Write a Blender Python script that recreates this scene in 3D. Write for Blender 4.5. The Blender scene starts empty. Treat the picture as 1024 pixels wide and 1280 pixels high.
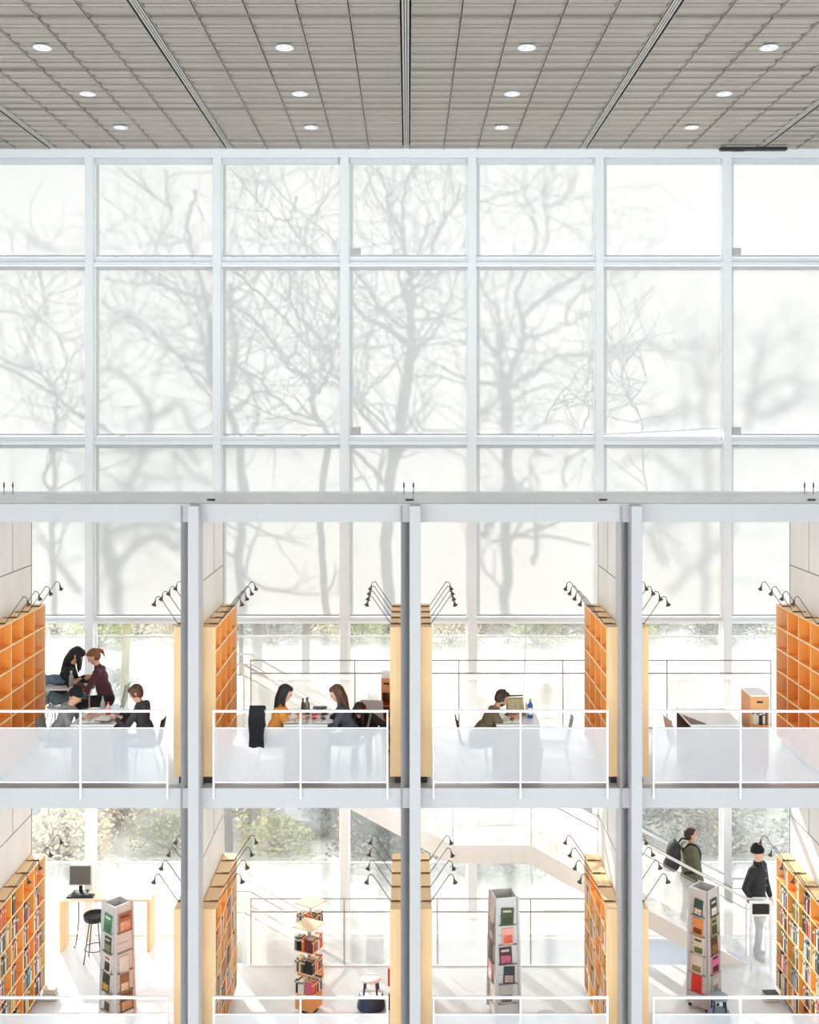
import bpy, bmesh, math, random
import numpy as np
from mathutils import Vector, Matrix, Euler

# ---------------------------------------------------------------- scene, camera, light
SC = bpy.context.scene
COL = SC.collection
PI = math.pi
F, VX, VY = 1400.0, 510.0, 525.0        # focal length and vanishing point in photo pixels (1024 x 1280)
CZ = 8.34                               # eye height above the lower reading floor
UF = 3.64                               # upper floor level
def P(x, y, D):
    return Vector(((x - VX) * D / F, D, CZ - (y - VY) * D / F))
def PX(x, D): return (x - VX) * D / F
def PZ(y, D): return CZ - (y - VY) * D / F

cam = bpy.data.cameras.new('camera'); camo = bpy.data.objects.new('camera', cam); COL.objects.link(camo)
camo.location = (0, 0, CZ); camo.rotation_euler = (PI / 2, 0, 0)
cam.sensor_width = 36; cam.sensor_fit = 'AUTO'; cam.lens = 36 * F / 1280
cam.shift_x = (512 - VX) / 1280; cam.shift_y = -(640 - VY) / 1280
cam.clip_end = 400
SC.camera = camo

SKY = 5.9
w = bpy.data.worlds.new('world'); SC.world = w; w.use_nodes = True
bg = w.node_tree.nodes['Background']
bg.inputs[0].default_value = (0.895, 0.95, 1.0, 1); bg.inputs[1].default_value = SKY

SUN_EL, SUN_AZ = math.radians(25), math.radians(28)
SDIR = Vector((math.sin(SUN_AZ) * math.cos(SUN_EL), -math.cos(SUN_AZ) * math.cos(SUN_EL), -math.sin(SUN_EL)))
sl = bpy.data.lights.new('sun', 'SUN'); so = bpy.data.objects.new('sun', sl); COL.objects.link(so)
sl.energy = 12.5; sl.angle = math.radians(0.42); sl.color = (1.0, 0.955, 0.895)
so.rotation_euler = SDIR.to_track_quat('-Z', 'Y').to_euler(); so.location = (-10, 40, 30)

vs = SC.view_settings
vs.view_transform = 'Standard'; vs.look = 'None'; vs.gamma = 1; vs.exposure = -0.9; vs.use_curve_mapping = False
SC.display_settings.display_device = 'sRGB'
cy = SC.cycles
cy.use_denoising = True
cy.max_bounces = 10; cy.diffuse_bounces = 6; cy.glossy_bounces = 4; cy.transmission_bounces = 8; cy.transparent_max_bounces = 24
cy.sample_clamp_indirect = 8
cy.caustics_reflective = False; cy.caustics_refractive = False

# ---------------------------------------------------------------- materials
def srgb(r, g, b):
    f = lambda c: (c / 255 / 12.92) if c / 255 <= 0.04045 else ((c / 255 + 0.055) / 1.055) ** 2.4
    return (f(r), f(g), f(b), 1)
MATS = {}
def mat(name, col, rough=0.6, metal=0.0, var=0.05, scale=6.0, stretch=(1, 1, 1), bump=0.0, spec=0.5, emit=None):
    """principled material whose colour wanders a little with a noise texture"""
    if name in MATS: return MATS[name]
    m = bpy.data.materials.new(name); m.use_nodes = True
    nt = m.node_tree; b = nt.nodes['Principled BSDF']
    b.inputs['Roughness'].default_value = rough; b.inputs['Metallic'].default_value = metal
    b.inputs['Specular IOR Level'].default_value = spec
    tc = nt.nodes.new('ShaderNodeTexCoord'); mp = nt.nodes.new('ShaderNodeMapping')
    mp.inputs['Scale'].default_value = stretch
    nz = nt.nodes.new('ShaderNodeTexNoise'); nz.inputs['Scale'].default_value = scale; nz.inputs['Detail'].default_value = 4
    nt.links.new(tc.outputs['Object'], mp.inputs[0]); nt.links.new(mp.outputs[0], nz.inputs['Vector'])
    rp = nt.nodes.new('ShaderNodeValToRGB')
    lo = [max(0, c * (1 - var)) for c in col[:3]] + [1]; hi = [min(1, c * (1 + var)) for c in col[:3]] + [1]
    rp.color_ramp.elements[0].position = 0.3; rp.color_ramp.elements[1].position = 0.7
    rp.color_ramp.elements[0].color = lo; rp.color_ramp.elements[1].color = hi
    nt.links.new(nz.outputs[0], rp.inputs[0]); nt.links.new(rp.outputs[0], b.inputs['Base Color'])
    if bump:
        bp = nt.nodes.new('ShaderNodeBump'); bp.inputs['Strength'].default_value = bump; bp.inputs['Distance'].default_value = 0.01
        nt.links.new(nz.outputs[0], bp.inputs['Height']); nt.links.new(bp.outputs[0], b.inputs['Normal'])
    if emit:
        b.inputs['Emission Color'].default_value = emit[0]; b.inputs['Emission Strength'].default_value = emit[1]
    MATS[name] = m
    return m
def mixmat(name, parts):
    """weighted mix of simple shaders: (kind, colour, roughness, weight)"""
    m = bpy.data.materials.new(name); m.use_nodes = True
    nt = m.node_tree; nt.nodes.clear()
    out = nt.nodes.new('ShaderNodeOutputMaterial'); cur = None; acc = 0
    for kind, col, rough, wt in parts:
        if kind == 'T': s = nt.nodes.new('ShaderNodeBsdfTransparent')
        elif kind == 'D': s = nt.nodes.new('ShaderNodeBsdfDiffuse')
        elif kind == 'L': s = nt.nodes.new('ShaderNodeBsdfTranslucent')
        else: s = nt.nodes.new('ShaderNodeBsdfGlossy'); s.inputs['Roughness'].default_value = rough
        s.inputs['Color'].default_value = col
        acc += wt
        if cur is None: cur = s
        else:
            mx = nt.nodes.new('ShaderNodeMixShader'); mx.inputs[0].default_value = wt / acc
            nt.links.new(cur.outputs[0], mx.inputs[1]); nt.links.new(s.outputs[0], mx.inputs[2]); cur = mx
    nt.links.new(cur.outputs[0], out.inputs[0]); MATS[name] = m
    return m
W4 = lambda v: (v, v, v, 1)
WHITE = mat('white_paint', srgb(236, 238, 243), 0.5, var=0.012, scale=2)
FASC = mat('white_steel_paint', srgb(190, 187, 187), 0.45, var=0.015, scale=1.5, bump=0.05)
ROOFM = mat('roof_membrane', srgb(250, 250, 250), 0.32, var=0.03, scale=3)
CONC = mat('pale_concrete', srgb(234, 230, 224), 0.75, var=0.05, scale=2.2, stretch=(1, 1, .35), bump=0.15)
JOINT = mat('concrete_joint', srgb(120, 112, 105), 0.9)
FLOORM = mat('pale_terrazzo', srgb(233, 235, 238), 0.28, var=0.03, scale=9)
CEIL = mat('ceiling_metal', srgb(163, 153, 142), 0.28, 0.65, var=0.07, scale=2.0, stretch=(.4, 8, 1))
CEILJ = mat('ceiling_void', srgb(28, 26, 25), 0.9)
CEILT = mat('ceiling_track', srgb(190, 186, 180), 0.4, 0.5)
BIRCH = mat('birch_edge', srgb(248, 208, 156), 0.5, var=0.05, scale=4, stretch=(6, 6, .5))
ORNG = mat('orange_plywood', srgb(253, 178, 88), 0.5, var=0.06, scale=4, stretch=(5, 5, .6))
DARKM = mat('dark_metal', srgb(84, 76, 70), 0.45, 0.4)
CABLE = mat('cable_dark', srgb(120, 84, 64), 0.6)
BLACK = mat('black_plastic', srgb(22, 22, 23), 0.5)
GREYP = mat('grey_plastic', srgb(168, 170, 172), 0.5)
CHROME = mat('brushed_steel', srgb(190, 192, 195), 0.3, 0.8)
LENS = mat('lamp_lens', srgb(250, 248, 240), 0.4, emit=((1, .96, .9, 1), .5))
BLIND = mixmat('blind_fabric', [('D', W4(.60), 0, .5), ('L', (.487, .474, .462, 1), 0, .5)])
GLASS = mixmat('clear_glass', [('T', (.97, .985, .98, 1), 0, .95), ('G', W4(.9), .03, .05)])
HAZE = mixmat('glare_veil_glass', [('T', (.97, .985, .98, 1), 0, .915), ('L', W4(.88), 0, .045), ('D', W4(.8), 0, .01), ('G', W4(.9), .05, .03)])  # white glare veil mixed into the clear panes to wash out the garden
GUARD = mixmat('hazy_guard_glass', [('T', (.98, .985, .985, 1), 0, .87), ('L', W4(.9), 0, .06), ('D', W4(.85), 0, .04), ('G', W4(.9), .05, .03)])
FILM = mixmat('frosted_film', [('T', W4(1), 0, .60), ('D', (.88, .89, .90, 1), 0, .29), ('L', (.88, .89, .90, 1), 0, .09), ('G', W4(.9), .15, .02)])
HOLDG = mixmat('balustrade_glass', [('T', (.98, .98, .97, 1), 0, .70), ('D', (.92, .91, .90, 1), 0, .14), ('L', (.92, .91, .90, 1), 0, .13), ('G', W4(.9), .06, .03)])

STAIRG = mixmat('white_stair_glass', [('T', (.98, .98, .97, 1), 0, .58), ('D', (.93, .92, .91, 1), 0, .22), ('L', (.93, .92, .91, 1), 0, .18), ('G', W4(.9), .06, .02)])
# ---------------------------------------------------------------- mesh helpers
class MB:
    def __init__(s): s.v = []; s.f = []; s.m = []; s.mi = 0
    def add(s, vs, fs):
        o = len(s.v); s.v += [tuple(p) for p in vs]; s.f += [tuple(i + o for i in f) for f in fs]; s.m += [s.mi] * len(fs)
        return s
    def box(s, x0, x1, y0, y1, z0, z1, M=None):
        vs = [Vector((x, y, z)) for z in (z0, z1) for y in (y0, y1) for x in (x0, x1)]
        if M is not None: vs = [M @ p for p in vs]
        return s.add(vs, [(0, 2, 3, 1), (4, 5, 7, 6), (0, 1, 5, 4), (2, 6, 7, 3), (0, 4, 6, 2), (1, 3, 7, 5)])
    def cbox(s, c, size, M=None, bev=0.0):
        """box centred at c; with bev the edges are chamfered"""
        hx, hy, hz = [a / 2 for a in size]; T = Matrix.Translation(Vector(c))
        if M is not None: T = T @ M.to_4x4()
        if not bev: return s.box(-hx, hx, -hy, hy, -hz, hz, T)
        bm = bmesh.new(); bmesh.ops.create_cube(bm, size=1)
        for v in bm.verts: v.co = Vector((v.co.x * size[0], v.co.y * size[1], v.co.z * size[2]))
        bmesh.ops.bevel(bm, geom=bm.edges[:], offset=bev, segments=2, affect='EDGES', profile=.6)
        return s.frombm(bm, T)
    def frombm(s, bm, T=None):
        bm.verts.index_update()
        vs = [(T @ v.co) if T is not None else v.co.copy() for v in bm.verts]
        fs = [[v.index for v in f.verts] for f in bm.faces]; bm.free()
        return s.add(vs, fs)
    def tube(s, pts, r, n=8, cap=True):
        pts = [Vector(p) for p in pts]; R = r if isinstance(r, (list, tuple)) else [r] * len(pts)
        vs = []; fs = []; u = None
        for i, p in enumerate(pts):
            d = (pts[min(i + 1, len(pts) - 1)] - pts[max(i - 1, 0)])
            d = d.normalized() if d.length > 1e-9 else Vector((0, 0, 1))
            if u is None: u = d.orthogonal().normalized()
            u = (u - d * u.dot(d)); u = u.normalized() if u.length > 1e-6 else d.orthogonal().normalized()
            q = d.cross(u)
            for k in range(n):
                a = 2 * PI * k / n; vs.append(p + (u * math.cos(a) + q * math.sin(a)) * R[i])
        for i in range(len(pts) - 1):
            for k in range(n):
                fs.append((i * n + k, i * n + (k + 1) % n, (i + 1) * n + (k + 1) % n, (i + 1) * n + k))
        if cap: fs += [tuple(reversed(range(n))), tuple(range((len(pts) - 1) * n, len(pts) * n))]
        return s.add(vs, fs)
    def lathe(s, prof, c=(0, 0, 0), n=16, M=None):
        c = Vector(c); vs = []; fs = []
        for r, z in prof:
            for k in range(n):
                a = 2 * PI * k / n; p = Vector((r * math.cos(a), r * math.sin(a), z))
                vs.append((M @ p if M is not None else p) + c)
        for i in range(len(prof) - 1):
            for k in range(n): fs.append((i * n + k, i * n + (k + 1) % n, (i + 1) * n + (k + 1) % n, (i + 1) * n + k))
        fs += [tuple(reversed(range(n))), tuple(range((len(prof) - 1) * n, len(prof) * n))]
        return s.add(vs, fs)
    def prism(s, poly, a0, a1, axis='y', M=None):
        """polygon of (u, v) extruded along an axis"""
        mk = {'y': lambda u, v, a: Vector((u, a, v)), 'x': lambda u, v, a: Vector((a, u, v)), 'z': lambda u, v, a: Vector((u, v, a))}[axis]
        n = len(poly); vs = [mk(u, v, a) for a in (a0, a1) for u, v in poly]
        if M is not None: vs = [M @ p for p in vs]
        fs = [tuple(range(n)), tuple(reversed(range(n, 2 * n)))] + [(i, i + n, (i + 1) % n + n, (i + 1) % n) for i in range(n)]
        return s.add(vs, fs)
    def mesh(s, name, mats, smooth=False):
        me = bpy.data.meshes.new(name); me.from_pydata(s.v, [], s.f)
        for m in (mats if isinstance(mats, (list, tuple)) else [mats]): me.materials.append(m)
        if any(s.m): me.polygons.foreach_set('material_index', s.m)
        bm = bmesh.new(); bm.from_mesh(me); bmesh.ops.recalc_face_normals(bm, faces=bm.faces[:]); bm.to_mesh(me); bm.free()
        if smooth:
            me.polygons.foreach_set('use_smooth', [True] * len(me.polygons))
            try: me.set_sharp_from_angle(angle=math.radians(40))
            except Exception: pass
        me.update()
        return me
    def build(s, name, mats, parent=None, smooth=False, loc=None):
        return link(name, s.mesh(name, mats, smooth), parent, loc)
def link(name, me, parent=None, loc=None, rot=None, scale=None):
    o = bpy.data.objects.new(name, me); COL.objects.link(o)
    if parent is not None: o.parent = parent
    if loc is not None: o.location = loc
    if rot is not None: o.rotation_euler = rot
    if scale is not None: o.scale = scale
    return o
def tag(o, label, cat, group=None, kind=None):
    if label: o['label'] = label
    if cat: o['category'] = cat
    if group: o['group'] = group
    if kind: o['kind'] = kind
    return o
def thing(name, label, cat, loc=(0, 0, 0), rotz=0.0, group=None):
    o = bpy.data.objects.new(name, None); COL.objects.link(o); o.empty_display_size = .1
    o.location = loc; o.rotation_euler = (0, 0, rotz)
    return tag(o, label, cat, group)
def struct(o, label, cat):
    return tag(o, label, cat, kind='structure')
def dup(root, loc, rotz=None, label=None, group=None):
    r = root.copy(); COL.objects.link(r); r.location = loc
    if rotz is not None: r.rotation_euler = (0, 0, rotz)
    if label: r['label'] = label
    if group: r['group'] = group
    for ch in list(root.children):
        c = ch.copy(); COL.objects.link(c); c.parent = r
        for g in list(ch.children):
            d = g.copy(); COL.objects.link(d); d.parent = c
    return r
rnd = random.Random(7)
# ---------------------------------------------------------------- structure
D0, D1, DR = 14.286, 18.1, 17.1          # front of the bays, window wall, rear balustrade
COLX = [(238 - 274 * 2 - VX) / 98.0 + 274 / 98.0 * k for k in range(6)]   # front edges of the column plates
COLX = [PX(238 + 274 * (k - 1), D0) for k in range(5)]                    # -5.6 .. 5.6
CEZ = CZ + 337 * D1 / F                   # ceiling level at the glass
XL, XR = -9.5, 9.5

# floors
m = MB(); m.box(XL, -2.72, D0, D1, UF - .22, UF); m.box(-2.72, 5.3, D0, DR + .05, UF - .22, UF); m.box(5.3, XR, D0, D1, UF - .22, UF)
fl = m.build('floor', FLOORM); struct(fl, 'pale upper gallery floor under the reading tables', 'floor')
m = MB(); m.box(XL, -2.72, D0, D1, -.22, 0); m.box(-2.72, 5.3, D0, DR + .05, -.22, 0); m.box(5.3, XR, D0, D1, -.22, 0)
fl = m.build('floor', FLOORM); struct(fl, 'glossy pale floor of the lower gallery under the display towers', 'floor')
m = MB(); m.box(XL, XR, -12, D1, -UF - .22, -UF)
fl = m.build('floor', FLOORM); struct(fl, 'pale hall floor below the galleries', 'floor')
m = MB(); m.box(XL, XR, D0 + .02, 16.3, 7.05, 7.27); m.box(XL, XR, 16.27, 16.3, 7.27, 7.30)
rf = m.build('ceiling', ROOFM); struct(rf, 'flat white roof slab over the two gallery storeys', 'roof')

# fascias
for z0, z1, lb in ((7.04, 7.272, 'white fascia beam along the gallery roof'), (UF - .24, UF + .012, 'white fascia beam between the two gallery storeys'),
                   (-.24, .012, 'white fascia beam below the lower gallery')):
    m = MB(); m.box(XL, XR, D0 - .03, D0 + .12, z0, z1)
    struct(m.build('trim_beam', FASC), lb, 'beam')
# columns: a proud plate on the right, a shaded recess on the left
for k, x in enumerate(COLX):
    o = thing('column', 'white steel column of the gallery front, %s' % ['by the outer left bookcase', 'between the four students and the black jacket',
              'between the orange top and the olive sweater', 'between the olive sweater and the empty table', 'by the outer right bookcase'][k], 'column')
    o['kind'] = 'structure'
    m = MB(); m.cbox((x + .07, D0 - .02, 1.81), (.14, .32, 10.9), bev=.012); m.build('front_plate', FASC, o)
    m = MB(); m.prism([(x - .11, D0 - .06), (x - .06, D0 + .02), (x - .015, D0 + .10), (x + .01, D0 + .13), (x + .01, D0 + .3), (x - .11, D0 + .3)], -3.64, 7.25, 'z')
    m.build('side_web', FASC, o)
# fin walls between the bays
FT = .06
for k, x in enumerate(COLX):
    cx = x + .02
    for z0, z1, lv in ((0, UF - .24, 'lower'), (UF, 7.05, 'upper')):
        o = thing('wall_partition', 'pale concrete partition wall with board joints, %s storey, %s' % (lv, ['outermost beyond the left bookcases', 'second from the left end', 'in the middle of the gallery', 'beside the olive sweater bay', 'outermost behind the right bookcases'][k]), 'wall')
        o['kind'] = 'structure'
        m = MB(); m.box(cx - FT, cx + FT, D0 + .12, 16.34, z0, z1); m.build('concrete_slab', CONC, o)
        m = MB()
        for s in (-1, 1):
            xx = cx + s * FT
            m.box(xx - .003, xx + .003, D0 + .3, 16.34, z0 + 2.58, z0 + 2.592)
            m.box(xx - .003, xx + .003, 15.55, 15.558, z0 + 2.58, z1)
            m.box(xx - .003, xx + .003, 16.325, 16.343, z0, z1)
        m.build('board_joint', JOINT, o)

# ceiling: dark void, panels with lapped ribs, slot tracks
m = MB(); m.box(XL, XR, -12, D1 + .3, CEZ + .06, CEZ + .2)
ce = m.build('ceiling', CEILJ); struct(ce, 'grey ribbed metal panel ceiling over the hall', 'ceiling')
BX = [PX(508, D1) + 2.827 * k for k in range(-4, 5)]
ROWS = [10.30, 12.11, 13.935, 15.70, 17.49]
PWID = (2.827 - .11) / 5
def panel_mesh(wd, y0, y1, n):
    m = MB(); L = y1 - y0 - .030; prof = []
    for i in range(n):
        a = i / n * L; b = (i + 1) / n * L
        prof += [(a, .004), (a + (b - a) * .10, -.016), (a + (b - a) * .5, -.012), (b - .016, .006), (b - .006, .016)]
    prof[-1] = (L, 0.0)
    h = wd / 2 - .006
    vs = [(sx * h, y, z) for y, z in prof for sx in (-1, 1)]
    fs = [(2 * i, 2 * i + 1, 2 * i + 3, 2 * i + 2) for i in range(len(prof) - 1)]
    n0 = len(vs); vs += [(-h, 0, .05), (h, 0, .05), (-h, L, .05), (h, L, .05)]
    e = 2 * (len(prof) - 1)
    fs += [(n0, n0 + 1, 1, 0), (e, e + 1, n0 + 3, n0 + 2), tuple([n0] + [2 * i for i in range(len(prof))] + [n0 + 2])[::-1], tuple([n0 + 1] + [2 * i + 1 for i in range(len(prof))] + [n0 + 3])]
    m.add(vs, fs)
    for s in (-1, 1): m.box(*sorted((s * h, s * (h - .010))), 0, L, -.018, .05)
    return m.mesh('ceiling_panel', CEIL)
PM = {}
for r in range(len(ROWS)):
    y0 = ROWS[r]; y1 = ROWS[r + 1] if r + 1 < len(ROWS) else D1 + .1
    me = panel_mesh(PWID, y0, y1, 6 if r < 4 else 2)
    for bx in BX[:-1]:
        for i in range(5):
            xc = bx + .055 + PWID * (i + .5)
            if abs(xc) > 7.2: continue
            link('ceiling_panel', me, ce, (xc, y0, CEZ + rnd.uniform(0, .004)))
# plain ceiling sheets outside the picture, slot tracks between the bays
m = MB(); m.box(XL, XR, -12, ROWS[0] - .01, CEZ - .002, CEZ + .03)
for s in (-1, 1): m.box(*sorted((s * 7.2, s * 9.5)), ROWS[0], D1, CEZ, CEZ + .03)
m.build('ceiling_sheet', CEIL, ce)
for bx in BX:
    m = MB()
    for dx in (-.030, 0, .030): m.box(bx + dx - .010, bx + dx + .010, ROWS[0], D1, CEZ - .006, CEZ + .05)
    m.build('slot_track', CEILT, ce)
# downlights
dl = None
for gy, D in ((58, 13.07), (115.5, 14.92), (158, 16.63)):
    for k in range(-2, 2):
        x = BX[4] + 2.827 * (k + .5)
        lab = 'round white downlight %s, above %s' % ({13.07: 'furthest from the windows', 14.92: 'midway to the windows', 16.63: 'nearest the windows'}[D], ['the four students', 'the black jacket', 'the olive sweater', 'the empty table'][k + 2])
        if dl is None:
            dl = thing('downlight', lab, 'ceiling light', (x, D, CEZ - .012), 0, 'recessed ceiling downlights')
            m = MB(); m.lathe([(.108, .004), (.108, -.008), (.086, -.012), (.078, -.004), (.078, .004)], n=28); m.build('trim_ring', WHITE, dl, True)
            m = MB(); m.lathe([(.077, .003), (.077, -.003), (.03, -.004)], n=24); m.build('lens', LENS, dl)
            for a in range(3):
                m = MB(); m.lathe([(.014, -.004), (.012, -.008)], (.05 * math.cos(a * 2.1), .05 * math.sin(a * 2.1), 0), n=8); m.build('lamp_spot', GREYP, dl)
        else: dup(dl, (x, D, CEZ - .012), 0, lab)
m = MB(); m.cbox((PX(942, 17.9), 17.93, CEZ - .03), (1.06, .16, .035), bev=.012)
m.cbox((PX(918, 17.9), 17.93, CEZ - .045), (.35, .12, .02), bev=.008)
tag(m.build('ceiling_vent', BLACK), 'flat black vent strip where the ceiling meets the window wall', 'vent')

# ---------------------------------------------------------------- window wall
MULX = [PX(114.5 + 158.35 * (k - 1), D1) for k in range(8)]
TR = [(PZ(334, D1), PZ(322, D1)), (PZ(556, D1), PZ(545, D1)), (PZ(779, D1), PZ(770.5, D1))]
HEAD = (PZ(199, D1), CEZ + .06)
FRAME = mat('window_frame_white', srgb(250, 250, 250), 0.45, var=.01)
HEM = mat('blind_hem', srgb(196, 198, 200), 0.5, var=.02)
ROLLER = mat('blind_cassette', srgb(214, 216, 218), 0.5, var=.02)
pane_h = [(TR[0][1], HEAD[0]), (TR[1][1], TR[0][0]), (TR[2][1], TR[1][0]), (UF - .05, TR[2][0]), (0.02, UF - .13)]
for k in range(len(MULX) - 1):
    x0, x1 = MULX[k], MULX[k + 1]
    wn = thing('window_%d' % (k + 1), 'tall white framed window bay, number %d along the glass wall' % (k + 1), 'window'); wn['kind'] = 'structure'
    m = MB(); m.box(x0 - .065, x0 + .065, D1 - .16, D1 + .10, -.0, HEAD[1]); m.box(x0 - .09, x0 + .09, D1 - .02, D1 + .02, 0, HEAD[1]); m.build('mullion', FRAME, wn)
    if k == len(MULX) - 2:
        m = MB(); m.box(x1 - .065, x1 + .065, D1 - .16, D1 + .10, 0, HEAD[1]); m.build('mullion', FRAME, wn)
    for z0, z1 in TR + [(UF - .13, UF - .05), (-.05, .05)]:
        m = MB(); m.box(x0 + .065, x1 - .065, D1 - .05, D1 + .08, z0, z1); m.box(x0 + .065, x1 - .065, D1 - .12, D1 - .05, z0 + .03, z0 + .065); m.build('transom', FRAME, wn)
    m = MB(); m.box(x0 + .065, x1 - .065, D1 - .14, D1 + .08, HEAD[0], HEAD[1]); m.build('head_frame', FRAME, wn)
    for i, (z0, z1) in enumerate(pane_h):
        m = MB(); m.box(x0 + .06, x1 - .06, D1 + .02, D1 + .03, z0, z1); m.build('pane', GLASS if i < 3 else HAZE, wn)
for k in range(len(MULX) - 1):
    x0, x1 = MULX[k], MULX[k + 1]; wn = bpy.data.objects['window_%d' % (k + 1)]
    for zf in (0.03, UF - .05):
        m = MB(); m.box(x0 + .066, x1 - .066, D1 - .062, D1 - .054, zf, (0 if zf < 1 else UF) + 1.2); m.build('guard_glass', GUARD, wn)
        m = MB(); m.box(x0 + .066, x1 - .066, D1 - .068, D1 - .048, (0 if zf < 1 else UF) + 1.2, (0 if zf < 1 else UF) + 1.225); m.build('guard_rail', FRAME, wn)
# roller blinds, three rows
ROWN = ['top', 'middle', 'low']
blind_z = [(TR[0][1] + .005, HEAD[0] - .0), (TR[1][1] + .005, TR[0][0]), (TR[2][1] + .01, TR[1][0])]
SENS = {(3, 0), (3, 1), (6, 0), (6, 1)}
for k in range(7):
    x0, x1 = MULX[k] + .085, MULX[k + 1] - .085
    if x0 > PX(1024, D1) + .3: continue
    for r in range(3):
        z0, z1 = blind_z[r]; tilt = (k == 5 and r == 1)
        lab = 'white roller blind in the %s row showing %s in shadow' % (ROWN[r], ['thin arching twigs', 'a long slanting bough', 'crossing crooked limbs', 'the upright main trunk', 'a forked tree crown', 'faint sharp twigs', 'a soft distant blur'][k])
        if tilt: lab = 'white translucent roller blind hanging with a crooked bottom hem, middle row'
        b = thing('roller_blind', lab, 'blind', ((x0 + x1) / 2, D1 - .03, z0), 0, 'roller blinds on the window wall')
        h = (x1 - x0) / 2; t = .10 if tilt else 0
        m = MB(); nx, nz = 10, 8; vs = []
        for j in range(nz + 1):
            for i in range(nx + 1):
                u, v = i / nx, j / nz; zl = t * u + .012
                vs.append((-h + 2 * h * u, .004 * math.sin(u * 7 + k * 2 + r) * math.sin(v * 3), zl + (z1 - z0 - zl) * v))
        m.add(vs, [(j * (nx + 1) + i, j * (nx + 1) + i + 1, (j + 1) * (nx + 1) + i + 1, (j + 1) * (nx + 1) + i) for j in range(nz) for i in range(nx)])
        m.build('fabric', BLIND, b, True)
        m = MB(); ang = math.atan2(t, 2 * h)
        m.cbox((0, -.006, .014 + t / 2), (2 * h - .01, .022, .028), Matrix.Rotation(-ang, 3, 'Y'), bev=.006); m.build('hem_bar', HEM if not tilt else FRAME, b)
        m = MB(); m.cbox((0, -.012, z1 - z0 - (.05 if r == 0 else .022)), (2 * h, .06, .09 if r == 0 else .035), bev=.012); m.build('cassette', ROLLER if r == 0 else HEM, b)
        if (k, r) in SENS:
            m = MB(); m.cbox((-h + .10 if k == 3 else -h + .085, -.03, .085), (.15, .03, .11), bev=.01)
            tag(m.build('sensor_box', mat('sensor_grey', srgb(196, 196, 194), .5), b), 'small grey control box', None)

# ---------------------------------------------------------------- hall shell out of view
m = MB(); m.box(XL - .2, XL, 9, D1 + .2, -UF, CEZ + .2); struct(m.build('wall_left', WHITE), 'unseen white side wall keeping sun off the left of the galleries', 'wall')  # unseen, made solid to keep side sun off the bays
m = MB(); m.box(XR, XR + .2, 9, D1 + .2, -UF, CEZ + .2); struct(m.build('wall_right', WHITE), 'plain white side wall right of the galleries', 'wall')
m = MB()
for s in (-1, 1):
    m.box(*sorted((s * 9.5, MULX[0] - .065 if s < 0 else MULX[-1] + .065)), D1 - .05, D1 + .1, 0, CEZ + .1)
m.box(XL, XR, D1 - .05, D1 + .1, -UF, 0)
struct(m.build('wall_back', WHITE), 'white wall beside and below the window wall', 'wall')
# far glazed facade behind the viewer, open to the daylight
wn = thing('window_20', 'glazed facade on the far side of the hall', 'window'); wn['kind'] = 'structure'
for k in range(9):
    x = XL + (XR - XL) * k / 8
    m = MB(); m.box(x - .07, x + .07, -12.1, -11.95, -UF, CEZ + .05); m.build('mullion', FRAME, wn)
for z in (-UF + .1, 1, 5, 9, CEZ - .1):
    m = MB(); m.box(XL, XR, -12.1, -11.95, z - .06, z + .06); m.build('transom', FRAME, wn)
m = MB(); m.box(XL, XR, -12.03, -12.02, -UF, CEZ); m.build('pane', GLASS, wn)
for s in (-1, 1):
    wn = thing('window_%d' % (21 if s < 0 else 22), 'glazed side facade of the hall', 'window'); wn['kind'] = 'structure'
    for k in range(9):
        y = -12 + 21 * k / 8
        m = MB(); m.box(s * 9.5 - .07, s * 9.5 + .07, y - .07, y + .07, -UF, CEZ + .05); m.build('mullion', FRAME, wn)
    m = MB(); m.box(s * 9.5 - .005, s * 9.5 + .005, -12, 9, -UF, CEZ); m.build('pane', GLASS, wn)

# ---------------------------------------------------------------- front railings with frosted panels
RAILW = mat('rail_white', srgb(246, 247, 248), 0.4, var=.01)
YR = D0 - .06
bayname = ['the bay of four students', 'the bay with the black jacket', 'the bay of the olive sweater', 'the bay with the empty table']
lowname = ['the computer desk', 'the paperback spinners', 'the single grey display tower', 'the two men on the stairs']
for lv, zf in ((1, UF), (0, 0.0)):
    for k in range(4):
        xa = COLX[k] + .306; xb = COLX[k + 1] - .28
        lab = 'white front railing with frosted panel, %s %s' % (('upper storey,' , bayname[k]) if lv else ('lower storey, before', lowname[k]))
        o = thing('railing', lab, 'railing', ((xa + xb) / 2, YR, zf), 0, 'front railings of the galleries')
        h = (xb - xa) / 2
        for n, x in (('post', -h), ('post', 0.0), ('post', h)):
            zt = 1.0
            m = MB(); m.box(x - .0105, x + .0105, -.005, .03, -.11, zt); m.build('post', RAILW, o)
        m = MB(); m.cbox((0, .01, 1.0), (2 * h + .03, .032, .032), bev=.007); m.build('top_rail', RAILW, o)
        m = MB(); m.cbox((0, .01, .785), (2 * h, .016, .015), bev=.004); m.build('panel_rail', RAILW, o)
        m = MB(); m.cbox((0, .01, .10), (2 * h, .018, .022), bev=.005); m.build('bottom_rail', RAILW, o)
        m = MB(); m.box(-h + .014, h - .014, .006, .012, .115, .775); m.build('frosted_panel', FILM, o)

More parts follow.
